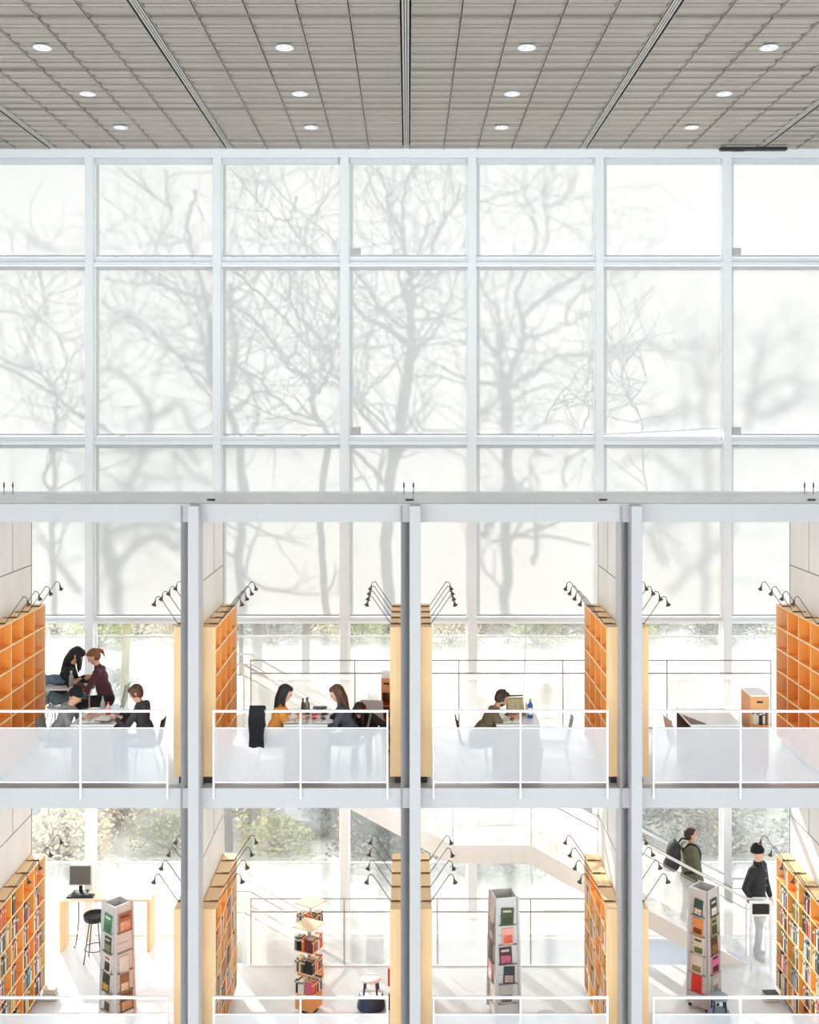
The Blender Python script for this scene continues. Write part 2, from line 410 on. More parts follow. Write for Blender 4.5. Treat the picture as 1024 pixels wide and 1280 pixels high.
# ---------------------------------------------------------------- rear glass balustrades and the stairs
HANDR = mat('handrail_steel', srgb(176, 172, 168), 0.35, 0.5)
def balustrade(x0, x1, zf, lab, n):
    o = thing('glass_balustrade', lab, 'balustrade', ((x0 + x1) / 2, DR, zf)); h = (x1 - x0) / 2
    m = MB(); m.tube([(-h, 0, 1.03), (h, 0, 1.03)], .011); m.build('handrail', HANDR, o)
    m = MB(); m.box(-h, h, -.012, .012, .825, .845); m.build('glass_edge_rail', HANDR, o)
    for i in range(n + 1):
        x = -h + 2 * h * i / n
        m = MB(); m.box(x - .008, x + .008, .012, .03, 0, 1.03); m.build('post', HANDR, o)
    for i in range(n):
        a = -h + 2 * h * i / n + .01; b = -h + 2 * h * (i + 1) / n - .01
        m = MB(); m.box(a, b, -.005, .005, .03, .825); m.build('glass_panel', HOLDG, o)
    m = MB(); m.box(-h, h, -.02, .02, -.12, .02); m.build('base_channel', RAILW, o)
balustrade(-2.4, 5.55, UF, 'clear glass balustrade with thin steel rail behind the upper tables', 5)
balustrade(-2.4, 3.3, 0.0, 'clear glass balustrade with thin steel rail behind the paperback spinners', 4)
STAIRM = mat('stair_cream', srgb(252, 248, 243), 0.55, var=.03)
TREAD = mat('stair_tread', srgb(242, 240, 236), 0.5, var=.03)
def staircase(zt, lab):
    """two flights with a landing, running along the glass from left to right"""
    o = thing('staircase', lab, 'stairs', (0, 0, zt)); ya, yb = DR + .08, D1 - .17
    xs = -2.52; R = UF / 22; T1 = 3.21 / 11; x = xs; z = 0.0
    la = xs + 3.21; lb = la + 1.2; T2 = 3.3 / 11
    for i in range(11):
        m = MB(); m.box(xs + T1 * i, xs + T1 * (i + 1) + .02, ya + .03, yb - .03, -R * (i + 1) - .05, -R * (i + 1)); m.build('step', TREAD, o)
    m = MB(); m.box(la, lb, ya + .03, yb - .03, -UF / 2 - .16, -UF / 2 - .0); m.build('landing', TREAD, o)
    for i in range(10):
        m = MB(); m.box(lb + T2 * i, lb + T2 * (i + 1) + .02, ya + .03, yb - .03, -UF / 2 - R * (i + 1) - .05, -UF / 2 - R * (i + 1)); m.build('step', TREAD, o)
    xe = lb + T2 * 11
    for y in (ya, yb):
        q = [(xs - .2, .0), (xs, .0), (la, -UF / 2), (lb, -UF / 2), (xe, -UF), (xe - .5, -UF), (lb - .05, -UF / 2 - .27), (la - .05, -UF / 2 - .27), (xs - .2, -.27)]
        m = MB(); m.prism(q, y - .02, y + .02, 'y'); m.build('stringer', STAIRM, o)
        r = [(xs - .25, y, .95), (xs, y, .95), (la, y, -UF / 2 + .95), (lb, y, -UF / 2 + .95), (xe, y, -UF + 1.0), (xe + .3, y, -UF + 1.0)]
        m = MB(); m.tube(r, .022); m.build('handrail', RAILW, o)
        m = MB(); m.tube([(a, b, c - .16) for a, b, c in r], .008, 6); m.build('lower_rail', HANDR, o)
        pts = [(xs, 0, .95), (la, -UF / 2, .95), (lb, -UF / 2, .95), (lb + 1.65, -UF * .75, .97), (xe, -UF, 1.0), (xe + .3, -UF, 1.0)]
        for px, pz, h in pts:
            m = MB(); m.box(px - .012, px + .012, y - .012, y + .012, pz, pz + h); m.build('post', RAILW, o)
        for (a, c), (b, d) in (((xs, 0), (la, -UF / 2)), ((la, -UF / 2), (lb, -UF / 2)), ((lb, -UF / 2), (xe, -UF))):
            m = MB(); m.prism([(a, c + .05), (b, d + .05), (b, d + .80), (a, c + .80)], y - .004, y + .004, 'y'); m.build('glass_panel', STAIRG, o)
    return o
staircase(UF, 'cream staircase with landing and glass sides running down along the windows')
staircase(0.0, 'lower cream staircase flight going down behind the paperback spinners')
# ---------------------------------------------------------------- outside: ground, trees, shrubs
GROUND = mat('outside_ground', srgb(172, 168, 158), 0.9, var=.32, scale=1.1)
m = MB(); m.add([(-70, D1 + .12, -.25), (70, D1 + .12, -.25), (70, 95, .3), (-70, 95, .3)], [(0, 1, 2, 3)])
struct(m.build('floor_ground', GROUND), 'pale sunlit ground of the garden outside the windows', 'ground')
BARK = mat('grey_bark', srgb(96, 88, 78), 0.9, var=.3, scale=8, stretch=(1, 1, .3), bump=.4)
BARKY = mat('mossy_bark', srgb(128, 120, 70), 0.9, var=.35, scale=5, stretch=(1, 1, .3), bump=.4)
UNIT = SDIR / -SDIR.y                      # sun travel per metre of depth towards the room
def shadow_to_tree(x, y, d):
    """photo pixel of a branch shadow on the blinds -> the branch d metres outside, along the sun's direction"""
    q = P(x, y, D1 - .03)
    return q - UNIT * d
def smooth_path(pts, n=5):
    out = []
    for i in range(len(pts) - 1):
        p0, p1, p2, p3 = pts[max(i - 1, 0)], pts[i], pts[i + 1], pts[min(i + 2, len(pts) - 1)]
        for k in range(n):
            t = k / n
            out.append(.5 * ((2 * p1) + (p2 - p0) * t + (2 * p0 - 5 * p1 + 4 * p2 - p3) * t * t + (3 * p1 - p0 - 3 * p2 + p3) * t ** 3))
    out.append(pts[-1]); return out
def twig(mb, p, d, L, r, lev, rg, n=4):
    steps = max(3, int(L / .22)); pts = [p.copy()]; d = d.normalized()
    for i in range(steps):
        d = (d + Vector((rg.gauss(0, .22), rg.gauss(0, .16), rg.gauss(0.05, .20)))).normalized()
        pts.append(pts[-1] + d * (L / steps))
        if lev > 0 and i > 0 and rg.random() < .62:
            s = Vector((rg.gauss(0, 1), rg.gauss(0, .5), rg.gauss(.25, .8))).normalized()
            twig(mb, pts[-1], (d * .8 + s * .9), L * rg.uniform(.4, .75), r * .55, lev - 1, rg, 3)
    mb.tube(pts, [max(r * (1 - .7 * i / steps), .0055) for i in range(steps + 1)], n, False)
def tree(lab, d, branches, seed, bark=BARK, twigs=1.0, lev=2, spread=.6):
    """branches: (list of shadow pixels, radius px at start, radius px at end); the first is the trunk, base first"""
    rg = random.Random(seed); t = None; wood = MB(); tr = MB(); fine = MB()
    for bi, (pts, r0, r1) in enumerate(branches):
        dj = 0 if bi == 0 else rg.uniform(-spread, spread); n = len(pts)
        q = [shadow_to_tree(x, y, d + dj * (i / max(1, n - 1))) for i, (x, y) in enumerate(pts)]
        if bi == 0:
            base = Vector((q[0].x + rg.uniform(-.2, .2), q[0].y, -.2)); mid = (base + q[0]) / 2 + Vector((rg.uniform(-.15, .15), 0, 0))
            q = [base, mid] + q
        q = smooth_path(q, 5); N = len(q)
        k = D1 / F * .80
        R = [max(.006, (r0 + (r1 - r0) * (max(0, i - (10 if bi == 0 else 0)) / max(1, N - 1 - (10 if bi == 0 else 0)))) * k) for i in range(N)]
        if bi == 0:
            for i in range(10): R[i] = r0 * k * (1.45 - .045 * i)
        q = [p + Vector((rg.gauss(0, .012), rg.gauss(0, .02), rg.gauss(0, .012))) for p in q]
        (tr if bi == 0 else wood).tube(q, R, 8 if bi == 0 else 6, True)
        for i in range(12 if bi == 0 else 2, N):
            if rg.random() < .43 * twigs:
                dr = (q[i] - q[i - 1]).normalized(); s = Vector((rg.gauss(0, 1), rg.gauss(0, .4), rg.gauss(.3, .8))).normalized()
                twig(fine, q[i], dr * .6 + s, rg.uniform(.5, 1.7), max(.010, R[i] * .42), lev, rg)
    b0 = tr.v[0]; base = Vector((sum(v[0] for v in tr.v[:8]) / 8, sum(v[1] for v in tr.v[:8]) / 8, -.2))
    t = thing('bare_tree', lab, 'tree', base, 0, None)
    for mb, nm in ((tr, 'trunk'), (wood, 'branches'), (fine, 'twigs')):
        if not mb.v: continue
        mb.v = [(v[0] - base.x, v[1] - base.y, v[2] - base.z) for v in mb.v]
        o = mb.build(nm, bark, t, True)
        if nm == 'twigs': o['kind'] = 'stuff'
    return t
# crop helpers: tracing coordinates taken in enlarged views of the blinds
c3 = lambda L: [(430 + x * 170 / 588, 190 + y * 370 / 1280) for x, y in L]
c2 = lambda L: [(270 + x * 170 / 588, 190 + y * 370 / 1280) for x, y in L]
c4 = lambda L: [(585 + x * 175 / 605, 190 + y * 370 / 1280) for x, y in L]
c1 = lambda L: [(x * 280 / 969, 190 + y * 370 / 1280) for x, y in L]
c5 = lambda L: [(745 + x * 279 / 965, 190 + y * 370 / 1280) for x, y in L]
cl = lambda L: [(x / 2, 540 + y / 2) for x, y in L]
cr = lambda L: [(512 + x / 2, 540 + y / 2) for x, y in L]
tree('tall bare tree with upright trunk casting the strongest shadow on the blinds', 5.2, [
    ([(486, 790), (484, 700), (486, 640)] + c3([(200, 1400), (235, 1220), (262, 1060), (285, 930), (292, 820), (290, 740), (285, 660)]), 8.5, 5.5),
    (c3([(285, 670), (262, 620), (272, 580), (288, 510), (262, 420), (245, 330), (195, 250), (180, 150), (110, 50)]), 5.0, 1.6),
    (c3([(288, 640), (292, 560), (340, 500)]), 3.4, 2.0), (c3([(320, 460), (365, 320), (400, 300)]), 2, 1.2),
    (c3([(380, 460), (395, 370), (430, 300), (475, 230), (510, 140)]), 2.6, 1.4),
    (c3([(255, 350), (255, 220), (275, 120), (320, 50)]), 2.0, 1.2), (c3([(250, 400), (190, 270), (130, 180), (100, 60)]), 1.8, 1.0),
    (c3([(285, 770), (180, 700), (120, 620), (40, 500)]), 3.2, 2.0), (c3([(275, 830), (200, 770), (90, 715), (25, 630)]), 5.0, 2.6),
    (c3([(300, 660), (390, 700), (530, 730)]), 2.2, 1.0), (c3([(285, 970), (400, 970), (530, 1010)]), 1.8, 1.0),
    (c3([(265, 830), (240, 890), (160, 990), (110, 1020), (65, 1100)]), 1.6, 1.2), (c3([(250, 560), (225, 490)]), 1.6, 1.0),
    (c3([(160, 1220), (70, 1120), (20, 1040)]), 4.2, 2.6), (cl([(960, 130), (930, 90), (880, 40)]), 4.5, 2.6), (cl([(975, 110), (1000, 60), (1020, 20)]), 3.6, 2.2),
    (c3([(240, 1230), (300, 1150), (350, 1210), (400, 1200)]), 2.2, 1.2)], 3, twigs=.75)
tree('bare tree with forked crown seen in shadow right of the middle blinds', 7.5, [
    ([(632, 800), (633, 720), (632, 640)] + c4([(168, 1300), (168, 1200), (165, 1100), (160, 1010), (160, 970)]), 7.0, 7.0),
    (c4([(160, 990), (125, 880), (60, 800), (40, 740)]), 4.6, 2.4), (c4([(125, 880), (135, 780), (130, 670), (65, 600), (85, 500)]), 2.8, 1.6),
    (c4([(170, 980), (215, 890), (240, 800), (235, 720), (212, 640), (215, 590), (255, 500)]), 4.6, 2.0),
    (c4([(235, 715), (300, 660), (370, 590), (450, 550), (520, 490)]), 3.0, 1.6), (c4([(245, 800), (330, 785), (430, 740), (540, 700)]), 2.8, 1.4),
    (c4([(190, 1020), (290, 950), (400, 880), (545, 885)]), 3.2, 1.8), (c4([(150, 1000), (90, 1000), (35, 1010)]), 2.0, 1.4),
    (c4([(425, 740), (430, 660), (500, 600), (500, 560)]), 2.2, 1.2), (c4([(260, 460), (300, 380), (280, 260), (240, 180)]), 2.0, 1.2),
    (c4([(310, 450), (345, 380), (335, 230), (320, 160)]), 2.2, 1.4), (c4([(340, 235), (400, 210), (480, 90)]), 1.8, 1.2), (c4([(40, 215), (130, 195), (270, 150)]), 1.8, 1.0),
    (c4([(150, 1040), (90, 1110), (40, 1140)]), 2.2, 1.4), (cr([(180, 260), (205, 220), (215, 200)]), 5.5, 3.5), (cr([(205, 270), (280, 260), (380, 265), (450, 285)]), 2.8, 2.0),
    (cr([(310, 330), (318, 260), (312, 200)]), 4.0, 3.0), (cr([(390, 140), (385, 90), (420, 55), (450, 40)]), 2.4, 1.4), (cr([(330, 130), (300, 90), (310, 60), (360, 60)]), 1.6, 1.2)], 5, twigs=.8)
tree('bare tree with crossing crooked limbs outside the third window bay', 4.2, [
    ([(408, 800), (404, 720), (400, 640)] + c2([(480, 1240), (425, 1150), (415, 1060), (440, 1030)]), 5.5, 3.4),
    (c2([(425, 1060), (395, 970), (310, 930), (265, 850), (200, 760), (110, 680), (35, 640)]), 3.4, 2.4),
    (c2([(440, 1035), (490, 960), (500, 900), (480, 850), (400, 840), (350, 780), (270, 690), (180, 610), (75, 510)]), 3.2, 2.2),
    (c2([(480, 850), (410, 770), (350, 700), (310, 600), (340, 510)]), 2.6, 1.6), (c2([(310, 930), (350, 840), (350, 780)]), 2.0, 1.4),
    (c2([(420, 1155), (330, 1120), (230, 1045), (150, 1050), (95, 1120), (50, 1110)]), 2.6, 1.6), (c2([(230, 1045), (190, 985), (105, 935), (40, 925)]), 2.2, 1.4),
    (c2([(540, 990), (490, 955), (455, 930), (480, 860)]), 2.4, 1.8), (c2([(450, 450), (370, 380), (310, 300), (245, 280), (130, 150), (60, 60)]), 2.0, 1.0),
    (c2([(520, 400), (470, 340), (400, 290), (340, 235), (270, 175)]), 1.8, 1.0), (c2([(315, 300), (330, 250), (350, 190)]), 1.4, 1.0),
    (c2([(410, 770), (445, 610), (430, 520)]), 1.3, .8), (c2([(490, 850), (480, 770), (515, 700)]), 1.2, .8), (c2([(105, 930), (140, 860), (155, 800)]), 1.4, .8)], 11, twigs=.8)
tree('bare tree with a long slanting bough outside the second window bay', 7.0, [
    ([(302, 790), (300, 700), (302, 620)] + c2([(90, 1215), (45, 1090), (75, 960), (90, 820), (70, 720), (60, 560)]), 7.0, 3.4),
    (c2([(60, 600), (150, 560), (200, 520)]), 2.4, 1.6), (c2([(45, 640), (100, 640), (160, 590)]), 2.4, 1.6),
    (c1([(925, 1010), (900, 920), (910, 820), (900, 680), (870, 560), (820, 380), (820, 280), (845, 160)]), 5.4, 1.6),
    (c1([(920, 920), (780, 880), (700, 810), (600, 730), (440, 660)]), 2.6, 1.6), (c1([(920, 1070), (820, 950), (760, 870), (590, 745), (520, 710)]), 2.4, 1.2),
    (c1([(925, 1010), (840, 950), (760, 880)]), 2.6, 1.8), (c1([(910, 640), (780, 610), (660, 560), (580, 575), (450, 540)]), 2.4, 1.4),
    (c1([(900, 860), (860, 740), (770, 620), (660, 540)]), 2.2, 1.2), (c1([(820, 390), (700, 400), (620, 330)]), 1.6, 1.0), (c1([(740, 240), (650, 180), (540, 90)]), 1.8, 1.0),
    (c1([(740, 270), (725, 170), (720, 80)]), 2.2, 1.4), (c2([(160, 1225), (175, 1120), (150, 1000), (95, 920)]), 2.6, 1.8)], 17, BARKY, twigs=.8)
tree('small bare tree with thin arching twigs outside the first window bay', 5.5, [
    ([(70, 800), (66, 700), (66, 620)] + c1([(235, 1215), (245, 1100), (250, 1060), (220, 1000)]), 4.4, 2.4),
    (c1([(380, 1160), (260, 1075), (180, 1010), (60, 950), (-20, 920)]), 2.4, 1.8), (c1([(220, 1000), (150, 945), (60, 920), (0, 890)]), 2.0, 1.4),
    (c1([(225, 1000), (280, 940), (285, 860), (220, 760), (135, 715), (50, 690)]), 1.6, 1.0), (c1([(140, 715), (200, 640), (190, 580)]), 1.2, .8),
    (c1([(500, 1230), (400, 1160), (300, 1110)]), 2.6, 2.0), (cl([(130, 150), (110, 110), (150, 40)]), 3.4, 2.0)], 23, twigs=1.3)
tree('blurred bare tree further away outside the first window bays', 15.0, [
    ([(150, 790), (140, 720), (130, 660), (165, 600)] + c1([(650, 1190), (620, 1060), (520, 960), (430, 935)]), 6.5, 2.5),
    (cl([(280, 440), (300, 330), (380, 260), (440, 290), (470, 240)]), 6, 4), (cl([(300, 340), (270, 270), (340, 230), (440, 240)]), 6, 4), (cl([(200, 400), (140, 320), (100, 250)]), 6, 3),
    (c1([(640, 1180), (780, 1080), (820, 1200), (920, 1200)]), 4, 3), (cl([(430, 50), (480, 100), (520, 130)]), 4, 3), (cl([(250, 20), (330, 50), (440, 30), (500, 80)]), 4, 3),
    (c1([(120, 380), (200, 420), (260, 440)]), 2.5, 1.5)], 29, BARKY, twigs=1.2)
tree('distant bare tree blurred behind the last two window bays', 19.0, [
    ([(880, 800), (880, 700), (885, 600)] + c5([(470, 1150), (460, 1000), (420, 900)]), 5, 2), (c5([(660, 1200), (690, 980), (715, 800)]), 5, 2), (c5([(640, 1100), (780, 1000), (900, 990)]), 4, 2),
    (c5([(200, 1180), (330, 1130), (470, 1100)]), 4, 3), (c5([(700, 1150), (840, 1100), (880, 1010)]), 4, 2), (c5([(330, 890), (200, 830), (60, 880)]), 3.5, 2.5), (c5([(330, 830), (480, 850), (520, 900)]), 3, 2),
    (cr([(640, 330), (600, 250), (680, 210)]), 5, 3), (cr([(700, 120), (600, 60), (520, 90)]), 3, 2), (cr([(650, 400), (760, 300), (820, 230)]), 4, 2)], 31, twigs=2.0, spread=1.5)
tree('young bare tree with sharp thin twigs close outside the sixth window bay', 2.6, [
    ([(790, 800), (800, 700), (805, 610)] + c5([(200, 1180), (150, 1080), (110, 980), (140, 860)]), 1.3, .8), (c5([(150, 1080), (210, 1000), (220, 960)]), .9, .6),
    (c5([(190, 1170), (100, 1160), (60, 1130)]), .8, .6), (c4([(480, 1230), (530, 1120), (470, 1060), (410, 1045)]), 1.2, .8), (c4([(330, 1170), (380, 1090), (440, 1100)]), 1.2, .8)], 37, twigs=1.0, lev=1)

# shrubs and hedge beyond the glass
SHRUB = [mat('shrub_%s' % n, c, .9, var=.4, scale=12) for n, c in (('grey', srgb(138, 138, 130)), ('olive', srgb(156, 158, 108)), ('straw', srgb(196, 182, 152)), ('dark', srgb(104, 110, 100)))]
def shrub_mesh(seed, n=2600):
    rg = random.Random(seed); m = MB(); m2 = MB()
    for i in range(n):
        a = rg.uniform(0, 2 * PI); e = rg.uniform(.02, 1) ** .7 * PI / 2; rr = rg.uniform(.55, 1.0)
        p = Vector((math.cos(a) * math.cos(e) * rr, math.sin(a) * math.cos(e) * rr * .8, math.sin(e) * rr * .9 + .02))
        u = Vector((rg.gauss(0, 1), rg.gauss(0, 1), rg.gauss(0, 1))).normalized(); v = u.orthogonal().normalized(); s = rg.uniform(.02, .055)
        m.add([p - u * s, p + v * s * .6, p + u * s, p - v * s * .6], [(0, 1, 2, 3)])
    for i in range(26):
        a = rg.uniform(0, 2 * PI); e = rg.uniform(.3, 1.4)
        d = Vector((math.cos(a) * math.cos(e), math.sin(a) * math.cos(e) * .8, math.sin(e)))
        m2.tube([Vector((0, 0, 0)), d * .5 + Vector((rg.gauss(0, .05), 0, 0)), d * rg.uniform(.85, 1.05)], [.02, .012, .004], 4, False)
    return m, m2
SM = []
for s in range(4):
    a, b = shrub_mesh(s + 50); SM.append((a.mesh('foliage', SHRUB[s]), b.mesh('stem', BARK)))
rg = random.Random(4)
spots = []
for i in range(34):
    D = 42 + (i % 3) * 1.9 + rg.uniform(-.4, .4); spots.append(((i - 16.5) * 1.1 + rg.uniform(-.2, .2), D, rg.uniform(1.0, 1.4), rg.randrange(4)))
for i in range(26):
    D = 22.0 + (i % 3) * 1.7 + rg.uniform(-.3, .3); spots.append(((i - 12.5) * .72 + rg.uniform(-.1, .1), D, rg.uniform(.75, 1.15), rg.randrange(4)))
for i in range(10):
    spots.append(((i - 4.5) * 2.6 + rg.uniform(-.8, .8), 33 + rg.uniform(-3, 3), rg.uniform(.5, .9), rg.randrange(4)))
for x, D, s, k in spots:
    nm = ['grey twiggy', 'olive green', 'straw coloured', 'dark green'][k]
    zg = -.25 + .55 * (D - D1) / (95 - D1)
    lab = '%s shrub in the garden outside the windows, %s' % (nm, 'in the far hedge row' if D > 40 else 'in the middle of the garden' if D > 28 else 'close behind the glass')
    t = thing('garden_shrub', lab, 'shrub', (x, D, zg - .02), rg.uniform(0, 6), lab)
    link('foliage', SM[k][0], t, scale=(s * 1.3, s * 1.3, s))['kind'] = 'stuff'; link('stem', SM[k][1], t, scale=(s * 1.3, s * 1.3, s))
# low stone wall and rocks
STONE = mat('garden_stone', srgb(140, 140, 140), .9, var=.3, scale=5, bump=.4)
rg = random.Random(9)
for i in range(16):
    D = rg.uniform(20.5, 26.5); x = rg.uniform(-.36, .36) * D
    bm = bmesh.new(); bmesh.ops.create_icosphere(bm, subdivisions=2, radius=1)
    for v in bm.verts: v.co *= rg.uniform(.8, 1.15)
    m = MB(); s = rg.uniform(.25, .6); m.frombm(bm, Matrix.Diagonal((s * 1.3, s, s * .7, 1)))
    o = m.build('garden_rock', STONE, None, False, (x, D, -.25 + s * .45)); tag(o, 'grey boulder lying in the garden outside the lower windows', 'rock', 'boulders in the garden')
# ---------------------------------------------------------------- bookcases
BL, BD, BZ0, BZ1, BY = 1.87, .20, .10, 2.02, 14.46     # length, depth, underside, top, front position
def bookcase_parts(s):
    """local frame: origin on the floor at the wall side of the near end; s = side the open face looks to"""
    parts = []
    def b(name, x0, x1, y0, y1, z0, z1, mt):
        m = MB(); a, c = sorted((s * x0, s * x1)); m.box(a, c, y0, y1, z0, z1)
        if mt is ORNGS: m.m[5 if s > 0 else 4] = 1; mt = [ORNG, SHELFM]
        parts.append((name, m.mesh(name, mt)))
    b('end_panel', 0, BD + .012, 0, .028, BZ0 - .005, BZ1 + .004, BIRCH); b('end_panel', 0, BD + .004, BL - .026, BL, BZ0, BZ1, BIRCH)
    b('back_panel', .0, .012, .028, BL - .026, BZ0 + .01, BZ1 - .02, ORNG)
    rows = 6; hz = (BZ1 - BZ0 - .022) / rows
    for r in range(rows + 1):
        z = BZ0 + hz * r
        b('top_board' if r == rows else 'shelf_board', .012, BD + (.003 if r < rows else .008), .028, BL - .026, z, z + .022, ORNGS if r < rows else BIRCH)
    W = (BL - .054) / 4
    for k in range(1, 4): b('divider', .012, BD + .0025, .028 + W * k - .010, .028 + W * k + .010, BZ0 + .022, BZ1 - .022, ORNGS)
    b('gap_shade', .015, BD - .05, .05, BL - .05, 0, BZ0, GAPSHADE)  # dark block in the open gap under the case, coloured as its shade
    for k in range(4):
        y = .028 + W * (k + .5) - .02
        b('cable_strip', .02, BD + .009, y - .006, y + .006, BZ1, BZ1 + .011, CABLE)
    return parts
def shelf_mat():
    """plywood: pale sanded front edges, orange-stained faces, told apart by the face normal in object space"""
    return mat('plywood_edge', srgb(255, 226, 178), .5, var=.04, scale=4)
ORNGS = 'faces and edges'
SHELFM = shelf_mat(); GAPSHADE = mat('gap_shade_brown', srgb(70, 62, 54), .7)
ARMS = {}
def lamp_mesh(s):
    m = MB()
    pts = [(s * -.10, 0, .012), (s * .0, 0, .014), (s * .03, 0, .03), (s * .24, 0, .335), (s * .265, 0, .358), (s * .295, 0, .352), (s * .312, 0, .325), (s * .315, 0, .30)]
    m.tube(smooth_path([Vector(p) for p in pts], 3), .0052, 7); arm = m.mesh('arm', DARKM, True)
    m = MB(); m.lathe([(.007, .02), (.010, .0), (.014, -.02), (.036, -.055), (.032, -.053), (.010, -.02)], (s * .315, 0, .295), 14, Matrix.Rotation(s * -.35, 3, 'Y'))
    sh = m.mesh('shade', DARKM, True)
    m = MB(); m.lathe([(.004, -.03), (.02, -.045), (.022, -.06), (.008, -.072)], (s * .315, 0, .295), 10, Matrix.Rotation(s * -.35, 3, 'Y'))
    return arm, sh, m.mesh('bulb', mat('lamp_bulb', srgb(214, 150, 120), .4), True)
BPARTS = {1: bookcase_parts(1), -1: bookcase_parts(-1)}
LPARTS = {1: lamp_mesh(1), -1: lamp_mesh(-1)}
CASES = {}
WHO = {(1, 0, 1): 'behind the student in the black beanie', (1, 0, -1): 'behind the student in the dark hooded sweatshirt',
       (1, 1, 1): 'next to the black jacket on the railing', (1, 1, -1): 'behind the long-haired woman in grey',
       (1, 2, 1): 'behind the man in the olive sweater', (1, 2, -1): 'behind the empty chair facing the olive sweater',
       (1, 3, 1): 'behind the white chair at the empty table', (1, 3, -1): 'beyond the trolley by the empty table',
       (0, 0, 1): 'left of the computer desk', (0, 0, -1): 'right of the computer desk', (0, 1, 1): 'left of the paperback spinners', (0, 1, -1): 'beside the blue kick stool',
       (0, 2, 1): 'left of the lone grey display tower', (0, 2, -1): 'right of the lone grey display tower', (0, 3, 1): 'under the staircase rail', (0, 3, -1): 'beside the man in the black cap'}
for lv, zf in ((1, UF), (0, 0.0)):
    for bay in range(4):
        for s in (1, -1):
            k = bay if s == 1 else bay + 1
            x = COLX[k] + .02 + s * FT
            who = WHO[(lv, bay, s)]
            o = thing('bookcase', '%s plywood cubbyhole bookcase %s' % ('empty orange' if lv else 'orange', who), 'bookcase', (x, BY, zf), 0, 'plywood bookcases along the partition walls')
            for n, me in BPARTS[s]: link(n, me, o)
            CASES[(lv, bay, s)] = (x, zf)
            W = (BL - .054) / 4
            for q in range(4):
                y = BY + .028 + W * (q + .5) - .02
                lab = 'gooseneck lamp %s, bookcase %s' % (['nearest the railing', 'second from the railing', 'second from the glass', 'nearest the glass'][q], who)
                t = thing('gooseneck_lamp', lab, 'lamp', (x + s * (BD - .01), y, zf + BZ1 + .002), rnd.uniform(-.05, .05), 'lamps on the bookcase ' + who)
                for n, me in zip(('arm', 'shade', 'bulb'), LPARTS[s]): link(n, me, t)

# ---------------------------------------------------------------- books
BCOL = [('red', (190, 52, 40)), ('dark blue', (44, 58, 92)), ('black', (34, 32, 33)), ('white', (232, 228, 220)), ('cream', (222, 205, 172)), ('brown', (110, 72, 48)),
        ('dark green', (48, 80, 60)), ('grey', (128, 128, 126)), ('orange', (222, 112, 50)), ('teal', (70, 120, 124)), ('maroon', (104, 38, 44)), ('pale blue', (150, 172, 190)), ('yellow', (222, 180, 70)), ('pink', (206, 90, 110))]
PAGE = mat('book_pages', srgb(236, 228, 208), .8)
BOOKME = []
for n, c in BCOL:
    cm = mat('book_cover_' + n.replace(' ', '_'), srgb(*c), .5, var=.12, scale=14)
    # unit book standing upright: x depth (spine at x=1), y thickness, z height
    m = MB(); m.box(.97, 1, 0, 1, 0, 1); m.box(0, .97, 0, .1, 0, 1); m.box(0, .97, .9, 1, 0, 1)
    m.mi = 1; m.box(.03, .97, .1, .9, .015, .985)
    m.mi = 2; m.box(1, 1.004, .12, .88, .72, .86)
    lm = mat('book_title_band', srgb(225, 215, 190), .6) if n not in ('white', 'cream', 'pale blue') else mat('book_title_dark', srgb(70, 60, 60), .6)
    BOOKME.append((n, m.mesh('book', [cm, PAGE, lm])))
def put_book(lab_group, x, y, z, s, dep, th, h, ci, parent=None, tilt=0.0):
    n, me = BOOKME[ci]
    if parent is not None: return
    lab = '%s book, %s' % (n, lab_group)
    o = link('book', me, None, (x, y, z), (tilt, 0, 0 if s > 0 else PI), (dep, th, h))
    tag(o, lab, 'book', lab)
    return o
rowname = ['bottom row', 'second row from bottom', 'third row from bottom', 'fourth row from bottom', 'fifth row from bottom', 'top row']
def fill_case(key, density, seed, individual, budget=125):
    rg = random.Random(seed); x, zf = CASES[key]; s = key[2]; W = (BL - .054) / 4; hz = (BZ1 - BZ0 - .022) / 6; n = 0
    stuff = []
    where = {(0, 0, 1): 'of the bookcase left of the desk', (0, 3, -1): 'of the bookcase by the capped man'}.get(key, '')
    order = [(r, c) for r in range(6) for c in range(4)]
    order.sort(key=lambda rc: -(rc[0] * 1.0 + rg.random()))
    for r, c in order:
        y0 = BY + .028 + W * c + .013; y1 = y0 + W - .03; z = zf + BZ0 + hz * r + .0225
        fill = density(r, c, rg)
        y = y0 + rg.uniform(0, .02); end = y0 + (y1 - y0) * fill
        while True:
            th = rg.uniform(.030, .052) if individual else rg.uniform(.018, .04); h = rg.uniform(.20, hz - .035); dep = rg.uniform(.13, .175)
            if y + th > end: break
            ci = rg.choice([0, 1, 2, 2, 3, 3, 4, 4, 5, 6, 7, 8, 9, 10, 11, 12, 13])
            if individual and n < budget:
                bx = x + s * (BD - dep - rg.uniform(.0, .012))
                put_book('%s %s' % (rowname[r], where), bx, y + (th if s < 0 else 0), z, s, dep, th, h, ci); n += 1
            else: stuff.append((x + s * (BD - dep - .004), y, z, s, dep, th, h, ci))
            y += th + rg.uniform(.001, .004)
    return stuff
rest = []
rest += fill_case((0, 0, 1), lambda r, c, g: g.choice([.5, .7, .8, .9, .6]) if r < 5 else g.choice([0, .4, .6]), 1, True)
rest += fill_case((0, 3, -1), lambda r, c, g: g.choice([.6, .8, .95, .95, .7]) if r < 5 else g.choice([.0, .4, .6]), 2, True)
rest += fill_case((0, 1, 1), lambda r, c, g: g.choice([.5, .7, .8, .95]) if r < 5 else g.choice([0, .4]), 3, False)
rest += fill_case((0, 2, -1), lambda r, c, g: g.choice([.5, .7, .8, .95]) if r < 5 else g.choice([0, .4]), 4, False)
